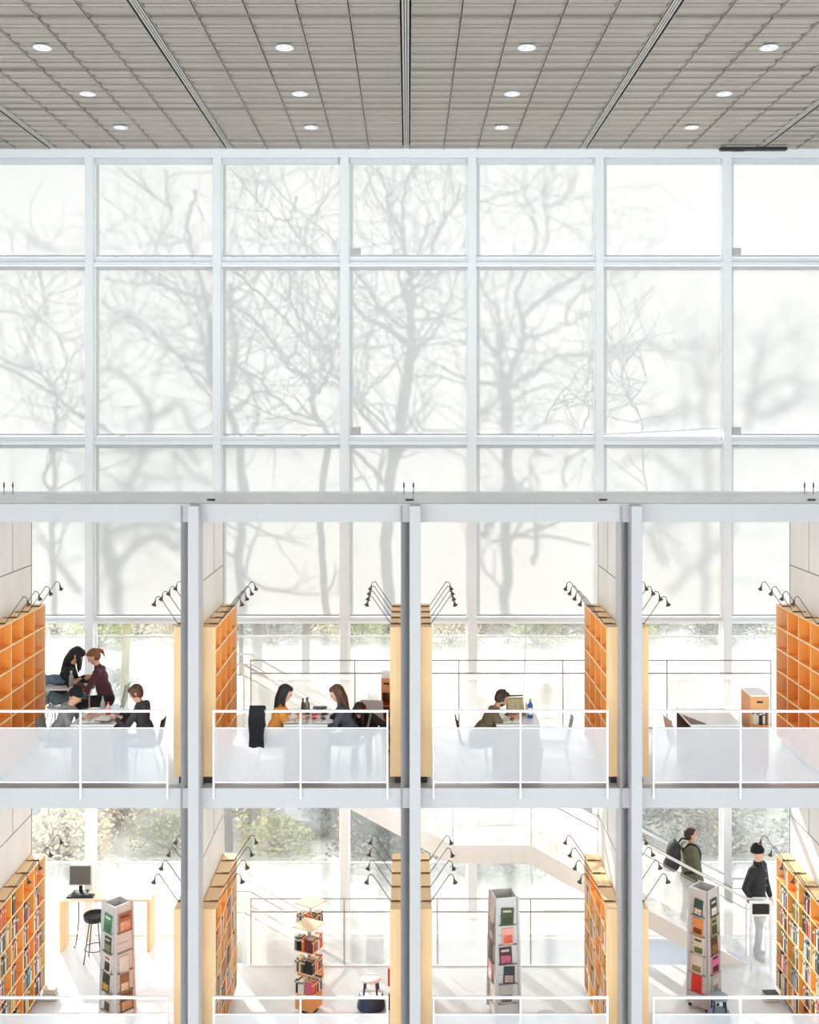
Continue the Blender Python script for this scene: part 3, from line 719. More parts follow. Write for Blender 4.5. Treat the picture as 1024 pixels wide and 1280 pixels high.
m = MB()
for x, y, z, s, dep, th, h, ci in rest:
    m.mi = ci; a, b = sorted((x, x + s * dep)); m.box(a, b, y, y + th, z, z + h)
st = m.build('books', [MATS['book_cover_' + n.replace(' ', '_')] for n, c in BCOL]); tag(st, 'rows of mixed books filling the remaining shelf compartments of the lower bookcases', 'books', kind='stuff')

# a few face-out or leaning books poking out of shelves
def loose_book(lab, loc, size, ci, rot=(0, 0, 0)):
    n, me = BOOKME[ci]; o = link('book', me, None, loc, rot, size); return tag(o, lab, 'book')
x, zf = CASES[(0, 1, -1)]; fx = x - (BD + .0)
loose_book('red book sticking out of the bookcase beside the blue kick stool', (fx + .10, BY + .58, zf + .76), (.15, .05, .24), 0, (0, 0, PI))
loose_book('dark book leaning out of the bookcase beside the blue kick stool', (fx + .11, BY + .55, zf + .445), (.15, .03, .22), 2, (0, 0, PI))
loose_book('brown book sticking out of an upper cubby beside the blue kick stool', (fx + .12, BY + .45, zf + 1.40), (.14, .03, .22), 5, (0, 0, PI))
x, zf = CASES[(0, 0, -1)]; fx = x - BD
loose_book('dark green book sticking out of the bookcase right of the desk', (fx + .12, BY + .4, zf + .445), (.14, .03, .21), 6, (0, 0, PI))
loose_book('grey book sticking out of the bookcase right of the desk', (fx + .12, BY + .6, zf + 1.72), (.14, .03, .2), 7, (0, 0, PI))

# ---------------------------------------------------------------- tables
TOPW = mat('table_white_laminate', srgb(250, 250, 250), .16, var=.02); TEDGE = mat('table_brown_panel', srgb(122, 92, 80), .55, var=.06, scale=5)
def reading_table(lab, xa, xb, ya, yb, zf):
    o = thing('reading_table', lab, 'table', ((xa + xb) / 2, ya, zf), 0, 'reading tables in the upper bays'); h = (xb - xa) / 2; L = yb - ya
    m = MB(); m.cbox((0, L / 2, .735), (2 * h, L, .03), bev=.004); m.build('table_top', TOPW, o)
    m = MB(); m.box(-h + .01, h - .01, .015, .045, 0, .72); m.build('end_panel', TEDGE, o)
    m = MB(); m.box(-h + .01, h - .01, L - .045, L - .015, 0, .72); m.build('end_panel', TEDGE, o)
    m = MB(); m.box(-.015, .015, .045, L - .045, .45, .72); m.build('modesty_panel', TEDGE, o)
    return o
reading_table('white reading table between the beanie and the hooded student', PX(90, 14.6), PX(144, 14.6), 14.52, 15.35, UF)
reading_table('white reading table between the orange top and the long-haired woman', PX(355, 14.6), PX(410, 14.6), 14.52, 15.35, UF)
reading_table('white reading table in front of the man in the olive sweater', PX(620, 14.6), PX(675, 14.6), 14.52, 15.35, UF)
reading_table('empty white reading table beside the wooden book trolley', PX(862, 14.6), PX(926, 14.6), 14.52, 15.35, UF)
# thin legged back table in the first bay
o = thing('reading_table', 'thin white table with steel legs where the maroon sweater sits', 'table', (PX(90, 16.75), 16.75, UF), 0, 'reading tables in the upper bays')
m = MB(); m.cbox((0, 0, .735), (.76, .6, .022), bev=.004); m.build('table_top', TOPW, o)
for sx in (-1, 1):
    for sy in (-1, 1):
        m = MB(); m.tube([(sx * .33, sy * .25, 0), (sx * .33, sy * .25, .725)], .014); m.build('leg', CHROME, o)

# ---------------------------------------------------------------- chairs
SHELL = mat('chair_shell_white', srgb(232, 233, 235), .35, var=.02); SHELLG = mat('chair_shell_grey', srgb(128, 126, 124), .4); SHELLB = mat('chair_shell_dark', srgb(44, 40, 40), .5); SHELLBR = mat('chair_shell_brown', srgb(92, 74, 64), .5)
def chair(lab, loc, rotz, back, seat=SHELL, group='shell chairs at the reading tables'):
    """local frame: sitter looks along +x"""
    o = thing('chair', lab, 'chair', loc, rotz, group)
    prof = [(.22, .445), (.20, .455), (.05, .448), (-.12, .45), (-.17, .47)]
    def sheet(prof, w0, w1, t):
        m = MB(); n = len(prof); vs = []
        for dz in (0, t):
            for i, (x, z) in enumerate(prof):
                wd = w0 + (w1 - w0) * i / (n - 1)
                for sy in (-1, -.5, 0, .5, 1):
                    vs.append((x - (0.02 * sy * sy if z > .5 else 0), sy * wd, z - dz * (1 if z < .5 else 0) + (0.012 * sy * sy)) if z < .5 else (x - dz + .02 * sy * sy, sy * wd, z))
        N = n * 5; fs = []
        for k in range(2):
            for i in range(n - 1):
                for j in range(4):
                    a = k * N + i * 5 + j; q = (a, a + 1, a + 6, a + 5); fs.append(q if k == 0 else q[::-1])
        for i in range(n - 1):
            for j in (0, 4): a = i * 5 + j; fs.append((a, a + 5, a + 5 + N, a + N))
        for i in (0, n - 1):
            for j in range(4): a = i * 5 + j; fs.append((a, a + 1, a + 1 + N, a + N))
        m.add(vs, fs); return m
    sheet(prof, .20, .21, .012).build('seat', seat, o, True)
    sheet([(-.185, .50), (-.205, .58), (-.225, .68), (-.245, .78), (-.26, .86)], .205, .18, .012).build('backrest', back, o, True)
    m = MB(); m.tube([(-.165, 0, .462), (-.19, 0, .50), (-.20, 0, .56)], .02, 6); m.build('back_bracket', CHROME, o)
    for sy in (-1, 1):
        m = MB(); m.tube([(.17, sy * .16, .44), (.20, sy * .19, .3), (.23, sy * .21, .005)], .011, 6); m.build('leg', CHROME, o)
        m = MB(); m.tube([(-.12, sy * .16, .44), (-.17, sy * .18, .3), (-.24, sy * .21, .005)], .011, 6); m.build('leg', CHROME, o)
    o.scale = (.9, .9, .9)
    m = MB(); m.tube([(-.12, -.16, .438), (.17, -.16, .438), (.17, .16, .438), (-.12, .16, .438), (-.12, -.16, .438)], .010, 6); m.build('seat_frame', CHROME, o)
    return o
chair('white shell chair with dark backrest at the empty table', (PX(856, 14.75), 14.80, UF), .12, SHELL)
chair('white chair with grey backrest facing the man in the olive sweater', (PX(694, 14.8), 14.82, UF), PI - .1, SHELLG)
chair('dark chair under the man in the olive sweater', (PX(592, 14.75), 14.80, UF), 0.05, SHELLB)
chair('brown chair under the student in the black beanie', (PX(69, 14.75), 14.80, UF), 0.0, SHELLBR)
chair('chair under the student in the dark hooded sweatshirt', (PX(183, 14.75), 14.80, UF), PI, SHELLB)
chair('chair under the woman in the orange top', (PX(337, 14.75), 14.82, UF), 0.0, SHELLG)
chair('chair under the long-haired woman in grey', (PX(441, 14.85), 14.88, UF), PI, SHELLG)
chair('white chair with grey backrest under the woman in maroon', (PX(142, 16.75), 16.72, UF), PI, SHELLG)
chair('chair under the dark-haired student bent over the back table', (PX(73, 16.75), 16.82, UF), 0.0, SHELL)
chair('chair under the slumped student near the plywood trolley', (PX(460, 15.45), 15.47, UF), -PI / 2 - .2, SHELL)

# ---------------------------------------------------------------- jacket over the railing
def cloth(lab, name, cat, mt, xc, zt, wd, hf, hb, yf, seed, group=None):
    rg = random.Random(seed); m = MB(); nu, nv = 14, 22; vs = []
    path = []
    for j in range(nv + 1):
        t = j / nv
        if t < .42: path.append((.045, zt - hb * (1 - t / .42)))
        elif t < .58: a = (t - .42) / .16 * PI; path.append((.0 + .045 * math.cos(a), zt + .03 * math.sin(a)))
        else: path.append((-.045, zt - hf * (t - .58) / .42))
    for j, (y, z) in enumerate(path):
        for i in range(nu + 1):
            u = i / nu - .5; f = .018 * math.sin(u * 22 + seed) * (1 if j > nv * .5 else .6) * min(1, abs(z - zt) * 6)
            wv = wd * (1 - .10 * abs(z - zt) / max(hf, hb)) + .012 * math.sin(j * .9)
            vs.append((u * wv, y - abs(f) if y < 0 else y + abs(f), z + (.008 * math.sin(u * 9) if j == nv else 0)))
    n = nu + 1; m.add(vs, [(j * n + i, j * n + i + 1, (j + 1) * n + i + 1, (j + 1) * n + i) for j in range(nv) for i in range(nu)])
    o = m.build(name, mt, None, True, (xc, yf, 0)); md = o.modifiers.new('thick', 'SOLIDIFY'); md.thickness = .014; md.offset = 0
    return tag(o, lab, cat, group)
CLOTHB = mat('black_wool', srgb(24, 23, 24), .9, var=.3, scale=20)
cloth('black jacket draped over the front railing beside the orange top', 'jacket', 'jacket', CLOTHB, PX(321, 14.2), UF + 1.035, .20, .48, .3, YR + .01, 3)

# ---------------------------------------------------------------- things on the upper tables
def bottle(lab, loc, h, r, body, cap, cat='bottle', band=None, group=None):
    o = thing('bottle', lab, cat, loc, 0, group)
    m = MB(); m.lathe([(r * .9, 0), (r, .01), (r, h * .62), (r * .9, h * .7), (r * .42, h * .82), (r * .4, h * .9)], n=14); m.build('body', body, o, True)
    m = MB(); m.lathe([(r * .46, h * .9), (r * .46, h), (r * .3, h)], n=12); m.build('cap', cap, o, True)
    if band: m = MB(); m.lathe([(r * 1.02, h * .2), (r * 1.02, h * .55)], n=14); m.build('wrapper', band, o, True)
    return o
TT = UF + .752
CLEARP = mixmat('clear_plastic', [('T', (.9, .95, .95, 1), 0, .6), ('D', (.85, .9, .9, 1), 0, .3), ('G', W4(.9), .1, .1)])
BLUEP = mat('blue_plastic', srgb(52, 90, 160), .4); GREENP = mat('teal_plastic', srgb(60, 140, 130), .4); REDP = mat('red_plastic', srgb(214, 60, 50), .4); ORP = mat('orange_plastic', srgb(235, 150, 80), .4)
PAPER = mat('white_paper', srgb(240, 238, 232), .8, var=.02)
bottle('clear water bottle with teal cap between the beanie and the hooded student', (PX(128, 15.0), 15.02, TT), .24, .032, CLEARP, GREENP)
bottle('pink drink bottle with red label beside the hooded student', (PX(134.5, 14.85), 14.88, TT), .20, .034, mat('pink_plastic', srgb(238, 190, 178), .4), REDP, band=REDP)
bottle('clear water bottle on the table with the blue bag', (PX(90, 16.6), 16.56, TT - .003), .24, .034, CLEARP, PAPER)
bottle('blue drink bottle with orange top in front of the olive sweater', (PX(663, 14.85), 14.85, TT), .25, .036, BLUEP, ORP, band=mat('white_label', srgb(238, 240, 244), .5))
bottle('steel thermos flask beside the red cup', (PX(384, 14.9), 14.92, TT), .25, .034, mat('thermos_steel', srgb(120, 112, 104), .3, .7), BLACK)
bottle('slim dark bottle standing by the thermos flask', (PX(378.5, 15.05), 15.08, TT), .20, .026, mat('smoked_bottle', srgb(90, 80, 74), .3), BLACK)
o = thing('cup', 'red paper cup in front of the long-haired woman', 'cup', (PX(393, 14.78), 14.80, TT))
m = MB(); m.lathe([(.028, 0), (.036, .085), (.034, .085), (.027, .004)], n=16); m.build('body', mat('red_cup', srgb(196, 66, 84), .5), o, True)
m = MB(); m.lathe([(.038, .085), (.038, .093), (.03, .097)], n=16); m.build('lid', PAPER, o, True)
def open_book(lab, loc, rotz, wd=.30, dp=.21, cov=None, tilt=0.0):
    o = thing('open_book', lab, 'book', loc, rotz)
    m = MB(); m.box(-wd / 2 - .004, wd / 2 + .004, -dp / 2 - .004, dp / 2 + .004, 0, .004); m.build('cover', cov or MATS['book_cover_maroon'], o)
    for s in (-1, 1):
        m = MB(); pr = [(0, .006), (s * wd * .1, .022), (s * wd * .3, .02), (s * wd * .5, .009), (s * wd * .5, .004), (0, .004)]
        m.prism(pr, -dp / 2, dp / 2, 'y'); m.build('page_block', PAPER, o)
    if tilt: o.rotation_euler = (tilt, 0, rotz)
    return o
open_book('open book in front of the student in the black beanie', (PX(112, 14.66), 14.68, TT), .2)
open_book('open brown book in front of the hooded student', (PX(141, 14.66) - .11, 14.72, TT + .027), 1.45, .26, .18, MATS['book_cover_brown'])
open_book('white open notebook in front of the woman in the orange top', (PX(368, 14.66), 14.68, TT), .1)
open_book('open notebook beside the red cup of the long-haired woman', (PX(404, 14.7), 14.66, TT), -.15, .24, .17, MATS['book_cover_grey'])
open_book('open magazine lying on the back table before the maroon sweater', (PX(104, 16.7), 16.62, TT - .004), .1, .32, .22, MATS['book_cover_teal'])
open_book('open workbook lying before the man in the olive sweater', (PX(640, 14.66), 14.68, TT), 0.05, .26, .19, MATS['book_cover_grey'])
# flat dark tablet on a small stand behind the cup, tall brown books propped up before the olive sweater
o = thing('tablet', 'flat black tablet lying raised on the table behind the red cup', 'tablet', (PX(400, 15.2), 15.2, TT))
m = MB(); m.cbox((0, 0, .045), (.19, .13, .012), bev=.004); m.build('screen_body', BLACK, o)
m = MB(); m.cbox((0, 0, .02), (.10, .08, .039)); m.build('stand', GREYP, o)
o = thing('book_rest', 'tan cardboard book rest holding an open volume before the olive sweater', 'book rest', (PX(645, 15.0), 15.0, TT), .15)
R = Matrix.Rotation(-.5, 3, 'X')
TAN = mat('tan_card', srgb(188, 166, 122), .7, var=.12, scale=10)
m = MB(); m.cbox((0, .05, .11), (.24, .014, .22), R); m.build('back_board', TAN, o)
m = MB(); m.cbox((0, -.03, .012), (.24, .06, .022)); m.build('ledge', TAN, o)
m = MB(); m.cbox((-.055, .030, .12), (.11, .02, .17), R, bev=.004); m.cbox((.058, .030, .12), (.11, .02, .17), R, bev=.004); m.build('open_volume', mat('aged_pages', srgb(206, 192, 150), .8, var=.15, scale=25), o)
m = MB(); m.cbox((0, .118, .226), (.25, .03, .012), R); m.build('top_edge', BLACK, o)
for i, (dx, ci, h) in enumerate(((.13, 3, .15), (.155, 2, .13), (.185, 3, .14))):
    loose_book('%s paperback standing by the blue drink bottle' % ['white', 'black', 'cream'][i], (PX(645, 15.0) + dx, 14.93, TT), (.02 + .004 * i, .11, h), [3, 2, 4][i])
# thin brown triangle added on the corner of the empty table
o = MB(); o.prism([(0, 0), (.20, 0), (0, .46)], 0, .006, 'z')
tag(o.build('brown_triangle', mat('triangle_brown', srgb(132, 100, 88), .6), None, False, (PX(862, 14.6) + .005, 14.53, TT)), 'flat brown triangle on the corner of the empty table', 'brown_triangle')
# wooden book trolleys
def trolley(lab, loc, rotz, w_=.23):
    o = thing('book_trolley', lab, 'trolley', loc, rotz); d_, h_ = .42, 1.06
    TW = mat('trolley_orange_ply', srgb(236, 168, 108), .5, var=.05)
    for s in (-1, 1):
        m = MB(); m.box(s * w_ / 2 - .008, s * w_ / 2 + .008, 0, d_, .06, h_); m.build('side_panel', TW, o)
    m = MB(); m.box(-w_ / 2, w_ / 2, d_ - .016, d_, .06, h_); m.build('back_panel', TW, o)
    m = MB(); m.box(-w_ / 2 - .01, w_ / 2 + .01, -.01, d_, h_, h_ + .016); m.build('top', TOPW, o)
    m = MB(); m.box(-w_ / 2 + .008, w_ / 2 - .008, 0, .016, h_ - .20, h_); m.build('front_panel', TW, o)
    m = MB(); m.cbox((0, -.002, h_ - .075), (.08, .006, .025), bev=.004); m.build('handle_slot', BLACK, o)
    for z in (.08, .46, .66):
        m = MB(); m.box(-w_ / 2 + .008, w_ / 2 - .008, .0, d_ - .016, z, z + .016); m.build('shelf', TW, o)
    for sx in (-1, 1):
        for y in (.05, d_ - .05):
            m = MB(); m.lathe([(.028, -.012), (.03, 0), (.028, .012)], (sx * (w_ / 2 - .03), y, .03), 12, Matrix.Rotation(PI / 2, 3, 'Y')); m.build('caster', BLACK, o, True)
    return o
tx = PX(947, 14.85); trolley('orange plywood book trolley beside the empty table', (tx, 14.75, UF), 0)
xx = tx - .09
for i, (ci, th, h) in enumerate(((4, .03, .19), (3, .022, .20), (4, .03, .18), (2, .05, .175), (3, .03, .16))):
    n, me = BOOKME[ci]; b = link('book', me, None, (xx + th, 14.79, UF + .677), (0, 0, -PI / 2), (.15, th, h)); b.rotation_euler = (0, 0, -PI / 2)
    b.location = (xx, 14.79 + .15, UF + .677); xx += th + .003
    tag(b, '%s book in the plywood trolley' % n, 'book', 'books in the trolley: ' + n)
trolley('orange plywood book trolley next to the slumped student', (-.305, 15.78, UF), 0, .125)
# blue bag and jeans jacket on the back table
def blob(parts, voxel=.012, smooth_it=3):
    """union of ellipsoids and tapered limbs, remeshed to one skin"""
    m = MB()
    for p in parts:
        if p[0] == 'E':
            c, r = Vector(p[1]), p[2]; bm = bmesh.new(); bmesh.ops.create_uvsphere(bm, u_segments=16, v_segments=10, radius=1)
            T = Matrix.Translation(c) @ (p[3].to_4x4() if len(p) > 3 and p[3] is not None else Matrix.Identity(4)) @ Matrix.Diagonal((r[0], r[1], r[2], 1)); m.frombm(bm, T)
        else: capsule(m, Vector(p[1]), Vector(p[2]), p[3], p[4])
    me = bpy.data.meshes.new('tmp'); me.from_pydata(m.v, [], m.f)
    bm = bmesh.new(); bm.from_mesh(me); bmesh.ops.recalc_face_normals(bm, faces=bm.faces[:]); bm.to_mesh(me); bm.free()
    ob = bpy.data.objects.new('tmp', me); COL.objects.link(ob)
    md = ob.modifiers.new('r', 'REMESH'); md.mode = 'VOXEL'; md.voxel_size = voxel; md.use_smooth_shade = True
    if smooth_it: sm = ob.modifiers.new('s', 'SMOOTH'); sm.factor = .5; sm.iterations = smooth_it
    dg = bpy.context.evaluated_depsgraph_get(); out = bpy.data.meshes.new_from_object(ob.evaluated_get(dg))
    bpy.data.objects.remove(ob); bpy.data.meshes.remove(me)
    out.polygons.foreach_set('use_smooth', [True] * len(out.polygons))
    return out
def capsule(m, a, b, ra, rb, n=12):
    d = b - a; L = d.length
    if L < 1e-6: d = Vector((0, 0, 1)); L = 1e-6
    d = d / L; prof = []
    for k in range(4): t = -PI / 2 + k * PI / 8; prof.append((ra * math.cos(t), ra * math.sin(t)))
    prof += [(ra, 0), (rb, L)]
    for k in range(1, 5): t = k * PI / 8; prof.append((rb * math.cos(t), L + rb * math.sin(t)))
    prof[0] = (ra * .05, prof[0][1]); prof[-1] = (rb * .05, prof[-1][1])
    m.lathe(prof, a, n, d.to_track_quat('Z', 'Y').to_matrix())
DENIM = mat('blue_grey_canvas', srgb(104, 122, 140), .8, var=.3, scale=18)
bagme = blob([('E', (0, 0, .075), (.15, .11, .075)), ('E', (-.10, 0, .07), (.09, .10, .07)), ('E', (.11, .02, .06), (.10, .09, .06)), ('C', (-.15, .05, .10), (.14, .03, .12), .02, .02)], .012)
bagme.materials.append(DENIM)
bo = thing('shoulder_bag', 'blue grey canvas bag lying on the back table', 'bag', (PX(67, 16.72), 16.74, TT - .003)); link('bag_body', bagme, bo)
m = MB(); m.tube(smooth_path([Vector((-.18, 0, .10)), Vector((-.20, 0, .14)), Vector((-.16, .02, .16)), Vector((-.12, 0, .13))]), .010, 6); m.build('strap', BLACK, bo, True)
# ---------------------------------------------------------------- lower floor furniture
TGREY = mat('tower_grey', srgb(214, 212, 210), .5, .1, var=.03); TSLOT = mat('tower_slot', srgb(150, 146, 144), .6)
def tower(lab, loc, rotz, H, wb, wt, covers, which):
    """tapering four-sided display tower; every face is a leaning panel that runs past one corner"""
    o = thing('display_tower', lab, 'display stand', loc, rotz, 'grey display towers on the lower floor')
    ledge_z = [.25 + i * (H - .35) / 5 for i in range(5)]
    for f in range(4):
        R = Matrix.Rotation(f * PI / 2, 4, 'Z'); m = MB()
        q = [(-wb / 2, -wb / 2, .06), (wb / 2 + .03, -wb / 2, .06), (wt / 2 + .03, -wt / 2, H), (-wt / 2, -wt / 2, H)]
        vs = [R @ Vector(p) for p in q] + [R @ Vector((p[0], p[1] + .014, p[2])) for p in q]
        m.add(vs, [(0, 1, 2, 3), (7, 6, 5, 4), (0, 4, 5, 1), (1, 5, 6, 2), (2, 6, 7, 3), (3, 7, 4, 0)]); m.build('panel', TGREY, o)
        for z in ledge_z:
            t = (z - .06) / (H - .06); y = -(wb + (wt - wb) * t) / 2; hw = (wb + (wt - wb) * t) / 2 - .01
            m = MB(); m.box(-hw * .75, hw * .9, y - .035, y + .002, z - .004, z + .002, R); m.build('ledge', TSLOT, o)
            m = MB(); m.box(-hw * .75, hw * .5, y - .003, y + .002, z + .12, z + .125, R); m.build('slot', TSLOT, o)
    m = MB(); m.box(-wb / 2 + .03, wb / 2 - .03, -wb / 2 + .03, wb / 2 - .03, .05, .075); m.build('base_plate', TGREY, o)
    for sx in (-1, 1):
        for sy in (-1, 1):
            m = MB(); m.lathe([(.022, -.012), (.026, 0), (.022, .012)], (sx * (wb / 2 - .03), sy * (wb / 2 - .03), .026), 10, Matrix.Rotation(PI / 2, 3, 'Y')); m.build('caster', BLACK, o, True)
    # books on show
    base = Matrix.Translation(Vector(loc)) @ Matrix.Rotation(rotz, 4, 'Z')
    for f, i, cols, wd, h, nm in covers:
        wd *= 1.16; h *= 1.16
        z = ledge_z[i] + .003; t = (z - .06) / (H - .06); y = -(wb + (wt - wb) * t) / 2 - .006
        lean = math.atan2((wb - wt) / 2, H) + .05
        M = base @ Matrix.Rotation(f * PI / 2, 4, 'Z') @ Matrix.Translation((rnd.uniform(-.02, .03), y - .012, z)) @ Matrix.Rotation(-lean, 4, 'X') @ Matrix.Rotation(rnd.uniform(-.06, .06), 4, 'Y')
        b = thing('display_book', '%s shown face out on %s' % (nm, which), 'book'); b.matrix_world = M
        m = MB(); m.box(-wd / 2, wd / 2, -.010, 0, 0, h); m.build('cover', mat('cv_' + nm.replace(' ', '_'), srgb(*cols[0]), .45, var=.08, scale=16), b)
        m = MB(); m.box(-wd / 2 + .003, wd / 2 - .003, .0, .008, .003, h - .003); m.build('page_block', PAGE, b)
        rr = random.Random(hash((nm, i)) & 255 if False else len(nm) * 7 + i)
        if len(cols) > 1:
            m = MB(); m.box(-wd * .40, wd * .40, -.0112, -.009, h * .08, h * rr.uniform(.40, .6)); m.build('cover_picture', mat('cp_' + nm.replace(' ', '_'), srgb(*cols[1]), .45, var=.45, scale=30), b)
        if len(cols) > 2:
            m = MB(); m.box(-wd * .36, wd * .3, -.0112, -.009, h * .74, h * .86); m.build('cover_title', mat('ct_' + nm.replace(' ', '_'), srgb(*cols[2]), .5), b)
    return o
tower('grey display tower with a green book on top beside the bar stool', (PX(147, 15.45), 15.45, 0), PI / 4 + .04, 1.70, .335, .275, [
    (3, 4, [(86, 140, 104), (70, 110, 90), (220, 226, 214)], .16, .21, 'green picture book'), (3, 3, [(66, 72, 64), (130, 130, 110), (200, 190, 170)], .13, .18, 'dark grey paperback'),
    (3, 2, [(222, 214, 204), (60, 56, 60), (190, 80, 60)], .13, .20, 'black and white paperback'), (3, 1, [(64, 62, 44), (190, 150, 60)], .14, .20, 'olive and gold paperback'), (3, 0, [(190, 176, 160), (60, 50, 46)], .13, .2, 'beige paperback'),
    (0, 4, [(168, 110, 84), (210, 160, 130), (110, 60, 44)], .17, .22, 'copper toned magazine'), (0, 2, [(214, 212, 206)], .13, .18, 'plain white booklet'), (0, 1, [(150, 110, 76), (220, 200, 170)], .12, .20, 'tan novel'), (0, 0, [(120, 84, 56), (190, 150, 110)], .17, .22, 'brown picture book')], 'the tower by the bar stool')
tower('lone grey display tower with five face-out covers', (PX(630, 15.7), 15.72, 0), .16, 1.70, .36, .31, [
    (0, 4, [(74, 80, 42), (48, 56, 30), (200, 196, 160)], .155, .20, 'dark olive book'), (0, 3, [(238, 168, 150), (214, 96, 72)], .135, .19, 'salmon pink book'), (0, 2, [(70, 44, 52), (190, 90, 110), (214, 190, 180)], .15, .20, 'dark red patterned book'),
    (0, 1, [(52, 58, 60), (180, 150, 140)], .135, .20, 'charcoal book'), (0, 0, [(190, 184, 172), (110, 100, 90)], .16, .21, 'grey stone patterned book'),
    (3, 3, [(90, 84, 76), (200, 190, 170)], .16, .21, 'speckled brown book'), (3, 2, [(70, 66, 52), (40, 40, 34)], .14, .19, 'dark brown book'), (3, 1, [(214, 150, 150), (240, 236, 230)], .15, .2, 'pink and white book'), (3, 4, [(210, 200, 190)], .14, .2, 'pale booklet')], 'the lone tower')
tower('grey display tower on casters in front of the stair rail', (PX(880, 15.95), 15.95, 0), PI / 4 - .02, 1.70, .335, .285, [
    (3, 4, [(50, 90, 84), (220, 200, 190)], .12, .20, 'dark teal book'), (3, 3, [(226, 150, 96), (120, 70, 40)], .14, .20, 'orange illustrated book'), (3, 2, [(226, 216, 194), (90, 120, 70), (60, 90, 60)], .14, .21, 'cream garden book'),
    (3, 1, [(232, 222, 208), (150, 140, 110)], .15, .22, 'cream book with small stamp'), (3, 0, [(228, 66, 48), (214, 60, 44)], .14, .22, 'bright red book'),
    (0, 4, [(60, 62, 62), (232, 226, 212), (214, 210, 200)], .14, .21, 'black and cream book'), (0, 3, [(150, 150, 96), (70, 70, 50), (50, 54, 50)], .14, .21, 'mossy green book'), (0, 2, [(88, 62, 44), (150, 100, 50)], .14, .21, 'dark brown portrait book'),
    (0, 1, [(232, 120, 160), (90, 50, 50), (60, 40, 44)], .16, .23, 'bright pink book'), (0, 0, [(206, 200, 190), (140, 130, 120)], .13, .18, 'small grey booklet')], 'the tower by the stair rail')

# paperback spinners
SPW = mat('spinner_ply', srgb(240, 206, 164), .5, var=.05)
def spinner(lab, loc, rotz, tiers, seed, nm, full):
    o = thing('paperback_spinner', lab, 'book spinner', loc, rotz, 'paperback spinners'); rg = random.Random(seed)
    m = MB(); m.cbox((0, 0, .14), (.28, .28, .20), bev=.006); m.build('base_box', mat('spinner_base_orange', srgb(232, 156, 90), .5, var=.06), o)
    m = MB(); m.lathe([(.13, .0), (.14, .02), (.13, .04)], n=20); m.build('swivel_foot', BLACK, o, True)
    m = MB(); m.tube([(0, 0, .2), (0, 0, 1.2)], .018, 8); m.build('axle', CHROME, o)
    for t in range(tiers):
        z = .26 + t * .30
        m = MB(); m.box(-.15, .15, -.15, .15, z, z + .014); m.build('tier_board', SPW, o)
    m = MB(); m.box(-.165, .165, -.165, .165, 1.19, 1.205); m.build('top_board', SPW, o)
    base = Matrix.Translation(Vector(loc)) @ Matrix.Rotation(rotz, 4, 'Z')
    for t in range(tiers):
        if not full and t < tiers - 1: continue
        for f in range(4):
            if f in (1, 2): continue
            R = base @ Matrix.Rotation(f * PI / 2, 4, 'Z'); x = -.145
            while x < .14:
                th = rg.uniform(.022, .036); h = rg.uniform(.17, .20); ci = rg.choice([0, 2, 2, 3, 4, 5, 7, 8, 10, 1, 13])
                if x + th > (.146 if f == 0 else .03): break
                n, me = BOOKME[ci]
                b = link('book', me); b.matrix_world = R @ Matrix.Translation((x, -.147 + .11, .275 + t * .30)) @ Matrix.Rotation(-PI / 2, 4, 'Z') @ Matrix.Diagonal((.11, th, h, 1))
                lb = '%s paperback on %s tier of %s' % (n, ['bottom', 'middle', 'top'][t], nm); tag(b, lb, 'book', lb); x += th + .002
    return o
spinner('square paperback spinner with three tiers on an orange base', (PX(386, 15.85), 15.85, 0), PI / 4 + .3, 3, 5, 'the spinner with the orange base', True)
spinner('second paperback spinner half hidden behind the first', (PX(388, 16.6), 16.6, 0), PI / 4 + .2, 3, 6, 'the spinner behind', False)

# kick stools
def kick_stool(lab, loc, base, topm, s=1.0):
    o = thing('kick_stool', lab, 'stool', loc, .2, 'round kick stools')
    m = MB(); m.lathe([(.20 * s, .02), (.205 * s, .03), (.17 * s, .19), (.15 * s, .20)], n=24); m.build('skirt', base, o, True)
    m = MB(); m.lathe([(.15 * s, .20), (.16 * s, .205), (.16 * s, .215), (.10 * s, .216)], n=24); m.build('lower_step', topm, o, True)
    for k in range(4):
        a = k * PI / 2 + .5; m = MB(); m.tube([(.135 * s * math.cos(a), .135 * s * math.sin(a), .2), (.115 * s * math.cos(a), .115 * s * math.sin(a), .40)], .014, 6); m.build('strut', base, o)
    m = MB(); m.lathe([(.115 * s, .395), (.14 * s, .40), (.145 * s, .42), (.13 * s, .43), (.05 * s, .432)], n=24); m.build('top_step', topm, o, True)
    for k in range(3):
        a = k * 2.1; m = MB(); m.lathe([(.018, -.01), (.02, 0), (.018, .01)], (.15 * s * math.cos(a), .15 * s * math.sin(a), .02), 8, Matrix.Rotation(PI / 2, 3, 'Y')); m.build('caster', BLACK, o, True)
    return o
NAVY = mat('navy_plastic', srgb(40, 58, 84), .45); STEPW = mat('step_white', srgb(226, 228, 232), .5); STEPB = mat('step_blue_grey', srgb(140, 160, 178), .5); LGR = mat('pale_grey_plastic', srgb(186, 188, 192), .5)
kick_stool('navy kick stool with white top steps near the paperback spinners', (PX(464, 15.9), 15.9, 0), NAVY, STEPW)
kick_stool('blue grey kick stool at the foot of the wheeled display tower', (PX(900, 15.35), 15.4, 0), NAVY, STEPB, .9)
kick_stool('pale kick stool right of the lone display tower behind frosted panel', (PX(684, 14.9), 14.9, 0), LGR, STEPW)

